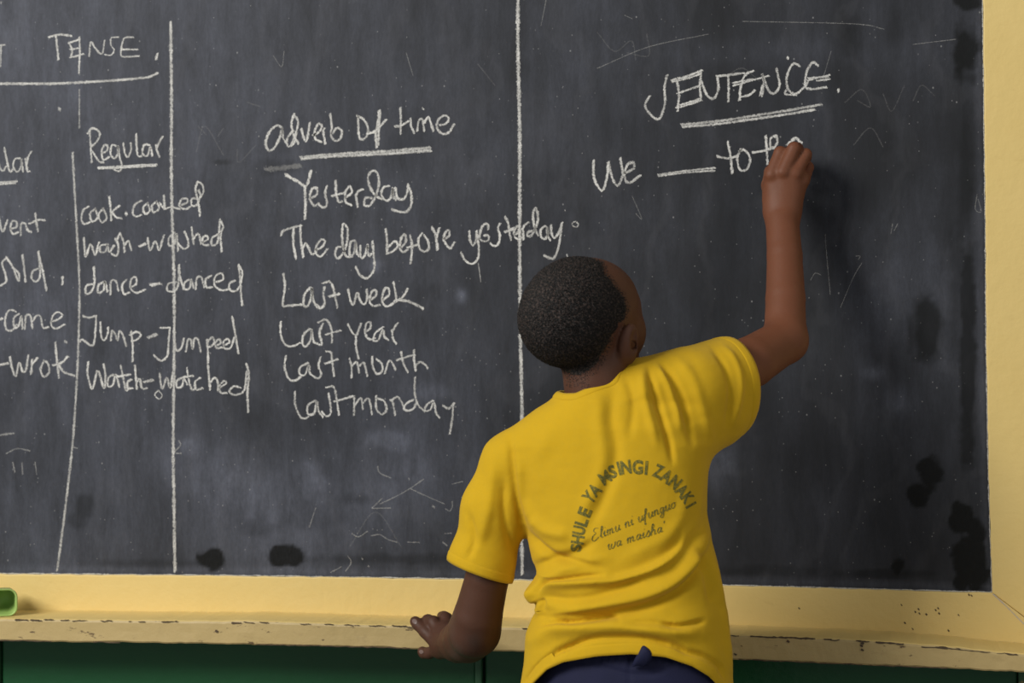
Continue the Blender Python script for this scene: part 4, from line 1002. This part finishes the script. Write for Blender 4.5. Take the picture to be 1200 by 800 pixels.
# turned and stitched edges: a slightly raised band along every opening
def band(loop, wdt, raise_, name, stitch=True):
    n = len(loop); co = np.array([l[0] for l in loop]); nm = np.array([l[1] for l in loop])
    for _ in range(4):
        co = (co * 2 + np.roll(co, 1, 0) + np.roll(co, -1, 0)) / 4; nm = (nm * 2 + np.roll(nm, 1, 0) + np.roll(nm, -1, 0)) / 4
    nm /= np.linalg.norm(nm, axis=1)[:, None]
    tg = np.roll(co, -1, 0) - np.roll(co, 1, 0); tg /= np.linalg.norm(tg, axis=1)[:, None]
    cr = np.cross(tg, nm)
    # pick the side that lies on the cloth
    s = 0
    for i in range(0, n, max(1, n // 12)):
        for q in (1, -1):
            loc, no, ix, ds = bvh.find_nearest(Vector(co[i] + cr[i] * q * wdt))
            s -= q * ds
    side = 1 if s > 0 else -1
    VV, FF = [], []
    prof = [(-0.0006, -0.0018), (-0.0008, raise_), (wdt * .25, raise_ * 1.3), (wdt * .75, raise_ * 1.15), (wdt * .93, raise_ * .35), (wdt * .97, -.0004)]
    for i in range(n):
        for a, h in prof:
            p = co[i] + cr[i] * side * a
            if a > 0.0005:
                loc, no, ix, ds = bvh.find_nearest(Vector(p))
                if loc is not None and ds < 0.01:
                    p = np.array(loc) + (np.array(no) if np.dot(no, nm[i]) > 0 else -np.array(no)) * h
                else: p = p + nm[i] * h
            else: p = p + nm[i] * h
            VV.append(p)
    k = len(prof)
    for i in range(n):
        j = (i + 1) % n
        for q in range(k - 1): FF.append((i * k + q, j * k + q, j * k + q + 1, i * k + q + 1))
    me = mesh(name, VV, FF, True)
    return pchild(link(name, me, M_shirt), shirt)
for lp in loops:
    c_ = np.mean([np.array(l[0]) for l in lp], 0); a, b_, _ = proj(c_)
    if b_ < 480 and a < 780: band(lp, 0.0115, 0.0011, 'collar')
    elif b_ < 600: band(lp, 0.015, 0.0007, 'sleeve_hem')
    elif a < 620: band(lp, 0.014, 0.0007, 'sleeve_hem')
    else: band(lp, 0.015, 0.0007, 'bottom_hem')

# lettering printed on the back of the shirt
M_ink, nt, b = mat('faded_print_ink', (0.13, 0.125, 0.035), 0.8, 0.2)
nt.links.new(mix(nt, ramp(nt, noise(nt, 420, 3, .6), [(0.45, g3(0)), (0.70, g3(0.75))]), (0.105, 0.105, 0.030), (0.40, 0.28, 0.02)), b.inputs['Base Color'])
inkV, inkF = [], []
def drop(x_, y_, off=0.0005):
    d = Fw + Rt * (x_ - 600) / FP - Up * (y_ - 400) / FP; d /= np.linalg.norm(d)
    loc, no, ix, ds = bvh.ray_cast(Vector(CAM), Vector(d))
    if loc is None: return None
    if no.dot(Vector(d)) > 0: no = -no
    return loc + no * off
dg = None
def glyph(ch, cx_, cy_, ang, capw, caph):
    cu = bpy.data.curves.new('g', 'FONT'); cu.body = ch; cu.size = 1; cu.offset = 0.018 if ch == 'M' else 0.040; cu.resolution_u = 4
    o = bpy.data.objects.new('g', cu); COL.objects.link(o)
    dg_ = bpy.context.evaluated_depsgraph_get(); me = bpy.data.meshes.new_from_object(o.evaluated_get(dg_))
    bpy.data.objects.remove(o); bpy.data.curves.remove(cu)
    b2 = bmesh.new(); b2.from_mesh(me); bpy.data.meshes.remove(me)
    bmesh.ops.triangulate(b2, faces=b2.faces[:])
    for _ in range(3):
        es = [e for e in b2.edges if e.calc_length() > 0.16]
        if not es: break
        bmesh.ops.subdivide_edges(b2, edges=es, cuts=1); bmesh.ops.triangulate(b2, faces=b2.faces[:])
    co = np.array([v_.co[:2] for v_ in b2.verts]); lo, hi = co.min(0), co.max(0)
    base_ = len(inkV); ca, sa = math.cos(ang), math.sin(ang)
    hits = []
    for v_ in co:
        x_ = (v_[0] - (lo[0] + hi[0]) / 2) / (hi[0] - lo[0]) * capw; y_ = (v_[1] - (lo[1] + hi[1]) / 2) / (hi[1] - lo[1]) * caph
        qx_, qy_ = cx_ + x_ * ca - y_ * sa, cy_ - (x_ * sa + y_ * ca)
        hits.append(drop(qx_, qy_))
    for h_ in hits: inkV.append(h_ or Vector((0, 0, 0)))
    for f in b2.faces:
        ii = [v_.index for v_ in f.verts]
        if all(hits[i] is not None for i in ii): inkF.append(tuple(base_ + i for i in ii))
    b2.free()
Zf = lambda u_, v_: (640 + u_ / 5.333, 520 + v_ / 5.333)
for ch, u_, v_, an, w_, h_ in [('S', 187, 648, 84, 9, 13), ('H', 198, 597, 80, 10, 15), ('U', 206, 540, 77, 10, 15), ('L', 222, 487, 72, 9, 15), ('E', 242, 425, 68, 9.5, 15.5),
        ('Y', 268, 332, 50, 11, 15.5), ('A', 304, 286, 45, 12, 15.5), ('M', 367, 210, 33, 12, 15.5), ('S', 414, 173, 22, 8.5, 16), ('I', 456, 153, 14, 3, 16.5), ('N', 499, 145, 8, 12, 16.5),
        ('G', 572, 145, -1, 12.5, 17), ('I', 626, 150, -5, 3.2, 16.5), ('Z', 700, 170, -24, 10.5, 16), ('A', 752, 202, -32, 12, 16), ('N', 806, 240, -40, 11, 16), ('A', 848, 290, -46, 11.5, 15.5), ('K', 884, 338, -53, 10, 15), ('I', 904, 382, -60, 2.8, 14)]:
    x_, y_ = Zf(u_, v_); glyph(ch, x_, y_, math.radians(an), w_, h_)
# brush-script lines, written as strokes: letters in a unit box, x-height 1
GL = {'E': (1.6, ["1.3,1.9 .7,2.1 .45,1.7 .8,1.2 .3,.9 .1,.4 .5,-.05 1.3,.35"]), 'l': (.55, ["-.05,.3 .5,1.7 .3,2 .15,1.2 .2,.1 .5,.1"]), 'i': (.6, ["0,.5 .25,1 .2,.1 .55,.2", "*.35,1.5 .38,1.6"]),
      'm': (1.5, ["0,.5 .2,1 .15,0", ".15,.6 .5,1 .6,.8 .55,0", ".55,.6 .95,1 1.05,.8 1,.1 1.4,.2"]), 'u': (1.05, ["0,.6 .2,1 .15,.2 .4,0 .7,.5 .8,1", ".8,1 .75,.1 1.05,.2"]),
      'n': (1.05, ["0,.5 .2,1 .15,0", ".15,.6 .55,1 .7,.8 .65,.1 1.0,.2"]), 'f': (.75, ["-.1,.2 .5,1.5 .5,1.9 .3,1.8 .25,.5 .15,-.8 .35,-.6", "0,.9 .6,1"]), 'g': (1.0, [".75,.9 .3,.95 .1,.4 .35,.05 .75,.9", ".75,.9 .7,-.3 .45,-.8 .1,-.5 .5,-.1 1,.3"]),
      'o': (.95, [".6,1 .2,.8 .1,.3 .4,0 .75,.4 .65,.9 .45,1 .95,.85"]), 'w': (1.4, ["0,.6 .2,1 .15,.2 .4,0 .65,.9", ".65,.9 .6,.2 .9,0 1.2,.6 1.15,1 1.4,.9"]), 'a': (1.0, [".75,.9 .3,.95 .1,.4 .35,.05 .75,.9", ".75,.9 .68,.1 1,.2"]),
      's': (.8, ["0,.2 .45,1.1 .65,.5 .45,0 .1,.15", ".6,.1 .8,.25"]), 'h': (1.05, ["-.05,.3 .5,1.6 .3,2 .15,1.1 .12,0", ".15,.6 .55,1 .7,.8 .65,.1 1.0,.2"]), "'": (.4, ["*.2,1.9 .1,1.5"]), ' ': (.75, [])}
def script(txt, x0_, y0_, x1_, y1_, xh):
    tot = sum(GL[c_][0] for c_ in txt); L_ = math.hypot(x1_ - x0_, y1_ - y0_); su = L_ / tot
    tx_, ty_ = (x1_ - x0_) / L_, (y1_ - y0_) / L_; nx_, ny_ = ty_, -tx_
    pos = 0.0
    for c_ in txt:
        adv, sts = GL[c_]
        for s in sts:
            pts = [tuple(float(t) for t in q.split(',')) for q in s.strip('*').split()]
            qq = [(x0_ + (pos + a) * su * tx_ + b2_ * xh * (nx_ + tx_ * .35), y0_ + (pos + a) * su * ty_ + b2_ * xh * (ny_ + ty_ * .35)) for a, b2_ in pts]
            L = smooth_line(qq, 0.8); Tn = np.gradient(L, axis=0) if len(L) > 1 else np.array([[1, 0]]); Tn /= np.maximum(np.linalg.norm(Tn, axis=1), 1e-6)[:, None]
            base_ = len(inkV); okk = []
            for i in range(len(L)):
                ww = 0.62 + 0.42 * abs(Tn[i][1])
                for k in (-1, 1):
                    h_ = drop(L[i][0] - Tn[i][1] * ww * k * .5 + .0, L[i][1] + Tn[i][0] * ww * k * .5)
                    okk.append(h_ is not None); inkV.append(h_ or Vector((0, 0, 0)))
            for i in range(len(L) - 1):
                a = 2 * i
                if all(okk[a:a + 4]): inkF.append((base_ + a, base_ + a + 1, base_ + a + 3, base_ + a + 2))
        pos += adv
p0 = Zf(285, 612); p1 = Zf(812, 395); script("Elimu ni ufunguo", p0[0], p0[1], p1[0], p1[1], 6.3)
p0 = Zf(385, 662); p1 = Zf(745, 545); script("wa maisha'", p0[0], p0[1], p1[0], p1[1], 6.3)
pr_ = link('back_print', mesh('back_print', inkV, inkF), M_ink, label='dark lettering SHULE YA MSINGI ZANAKI in an arc over "Elimu ni ufunguo wa maisha"')
pchild(pr_, shirt)

# ------------------------------------------------------------------ shorts
M_navy, nt, b = mat('navy_twill', (0.012, 0.016, 0.06), 0.75, 0.25)
nt.links.new(mix(nt, noise(nt, 40, 4), (0.012, 0.014, 0.048), (0.008, 0.010, 0.034)), b.inputs['Base Color'])
bump(nt, b, noise(nt, 500, 3, .6), 0.3, 0.0012)
zs2 = np.arange(0.40, 0.905, 0.0034)
G = Grid(np.arange(hx - .2, hx + .2, 0.0034), np.arange(-0.55, -0.27, 0.0034), zs2)
ztop = float(P(740, 752, -.50)[2])
sl, X, Y, Z = G.box((hx - .3, -.6, .3), (hx + .3, -.1, 1.0))
zk = [0.40, hz - .12, hz, ztop]; aw = np.interp(zs2, zk, [0.0, .142, .1365, .124])[None, None, :]; bw = np.interp(zs2, zk, [0.0, .097, .0965, .083])[None, None, :]
an = np.arctan2(Y + .418, X - hx)
ripple = 0.0018 * np.sin(an * 46 + 1.5 * np.sin(an * 7)) * np.clip((Z - (ztop - .035)) / .02, 0, 1)
aw = np.maximum(aw, .01); bw = np.maximum(bw, .01)
qv = ((np.abs(X - hx) / aw) ** 2.4 + (np.abs(Y + .418) / bw) ** 2.4) ** (1 / 2.4)
d = (qv - 1) * np.minimum(aw, bw) - ripple
d = np.maximum(d, Z - ztop); d = np.maximum(d, (hz - .13) - Z)
G.blend(sl, d, .006)
for sx in (-1, 1): G.cone((hx + sx * .068, -.415, hz - .10), (hx + sx * .088, -.405, .50), .088, .078, .03)
V3, Q3 = nets(G); del G
V3 = relax(V3, Q3, 4, .5)
a3, b3, _ = proj(V3); N3 = vnormals(V3, Q3); bk = np.clip(-(N3 @ Fw) * 2, 0, 1)
px2, py2 = a3, b3; V2s = V2; V2 = V3; disp = np.zeros(len(V3))
fold([(300, 606), (420, 610), (520, 640), (620, 665), (740, 660), (850, 610)], -2.6 * mm_, 2.0, 2.6)
fold([(612, 570), (612, 660)], -2.0 * mm_, 2, 2)
fold([(465, 575), (455, 610)], -2.0 * mm_, 1.6, 1.6)
fold([(800, 575), (845, 600)], -2.0 * mm_, 1.6, 1.6)
fold([(612, 665), (610, 800)], -1.5 * mm_, 2, 2)
V3 = V3 + N3 * (disp * bk)[:, None]
sm_ = mesh_np('shorts', V3, Q3)
b3m = bmesh.new(); b3m.from_mesh(sm_)
bmesh.ops.bisect_plane(b3m, geom=b3m.verts[:] + b3m.edges[:] + b3m.faces[:], plane_co=(0, 0, .475), plane_no=(0, 0, 1), clear_inner=True)
b3m.to_mesh(sm_); b3m.free(); sm_.shade_smooth()
shorts = pchild(link('shorts', sm_, M_navy))
ms = shorts.modifiers.new('cloth', 'SOLIDIFY'); ms.thickness = 0.0015; ms.offset = -1
# pinched fold of the waistband that stands out over the shirt hem
VV, FF = [], []
tab = [(753.5, 758.5, 1.2), (755.5, 760, 4.2), (756, 764, 6.6), (755, 769, 8.4), (752.5, 775, 9.0), (748, 781, 6.5)]
yb = -0.5165
for i, (x_, y_, r_) in enumerate(tab):
    dep = (0.0, .004, .006, .006, .004, -.002)[i]
    for k in range(9):
        a = math.pi * k / 8
        p = P(x_ - r_ * math.cos(a), y_ - (1.5 if k in (3, 4, 5) else 0), yb - dep - 0.006 * math.sin(a) + 0.004)
        VV.append(p)
for i in range(len(tab) - 1):
    for k in range(8): FF.append((i * 9 + k, i * 9 + k + 1, i * 9 + 10 + k, i * 9 + 9 + k))
tb = pchild(link('waistband_fold', mesh('waistband_fold', VV, FF, True), M_navy), shorts)
tb.modifiers.new('cloth', 'SOLIDIFY').thickness = 0.002
ss = tb.modifiers.new('soft', 'SUBSURF'); ss.levels = ss.render_levels = 2
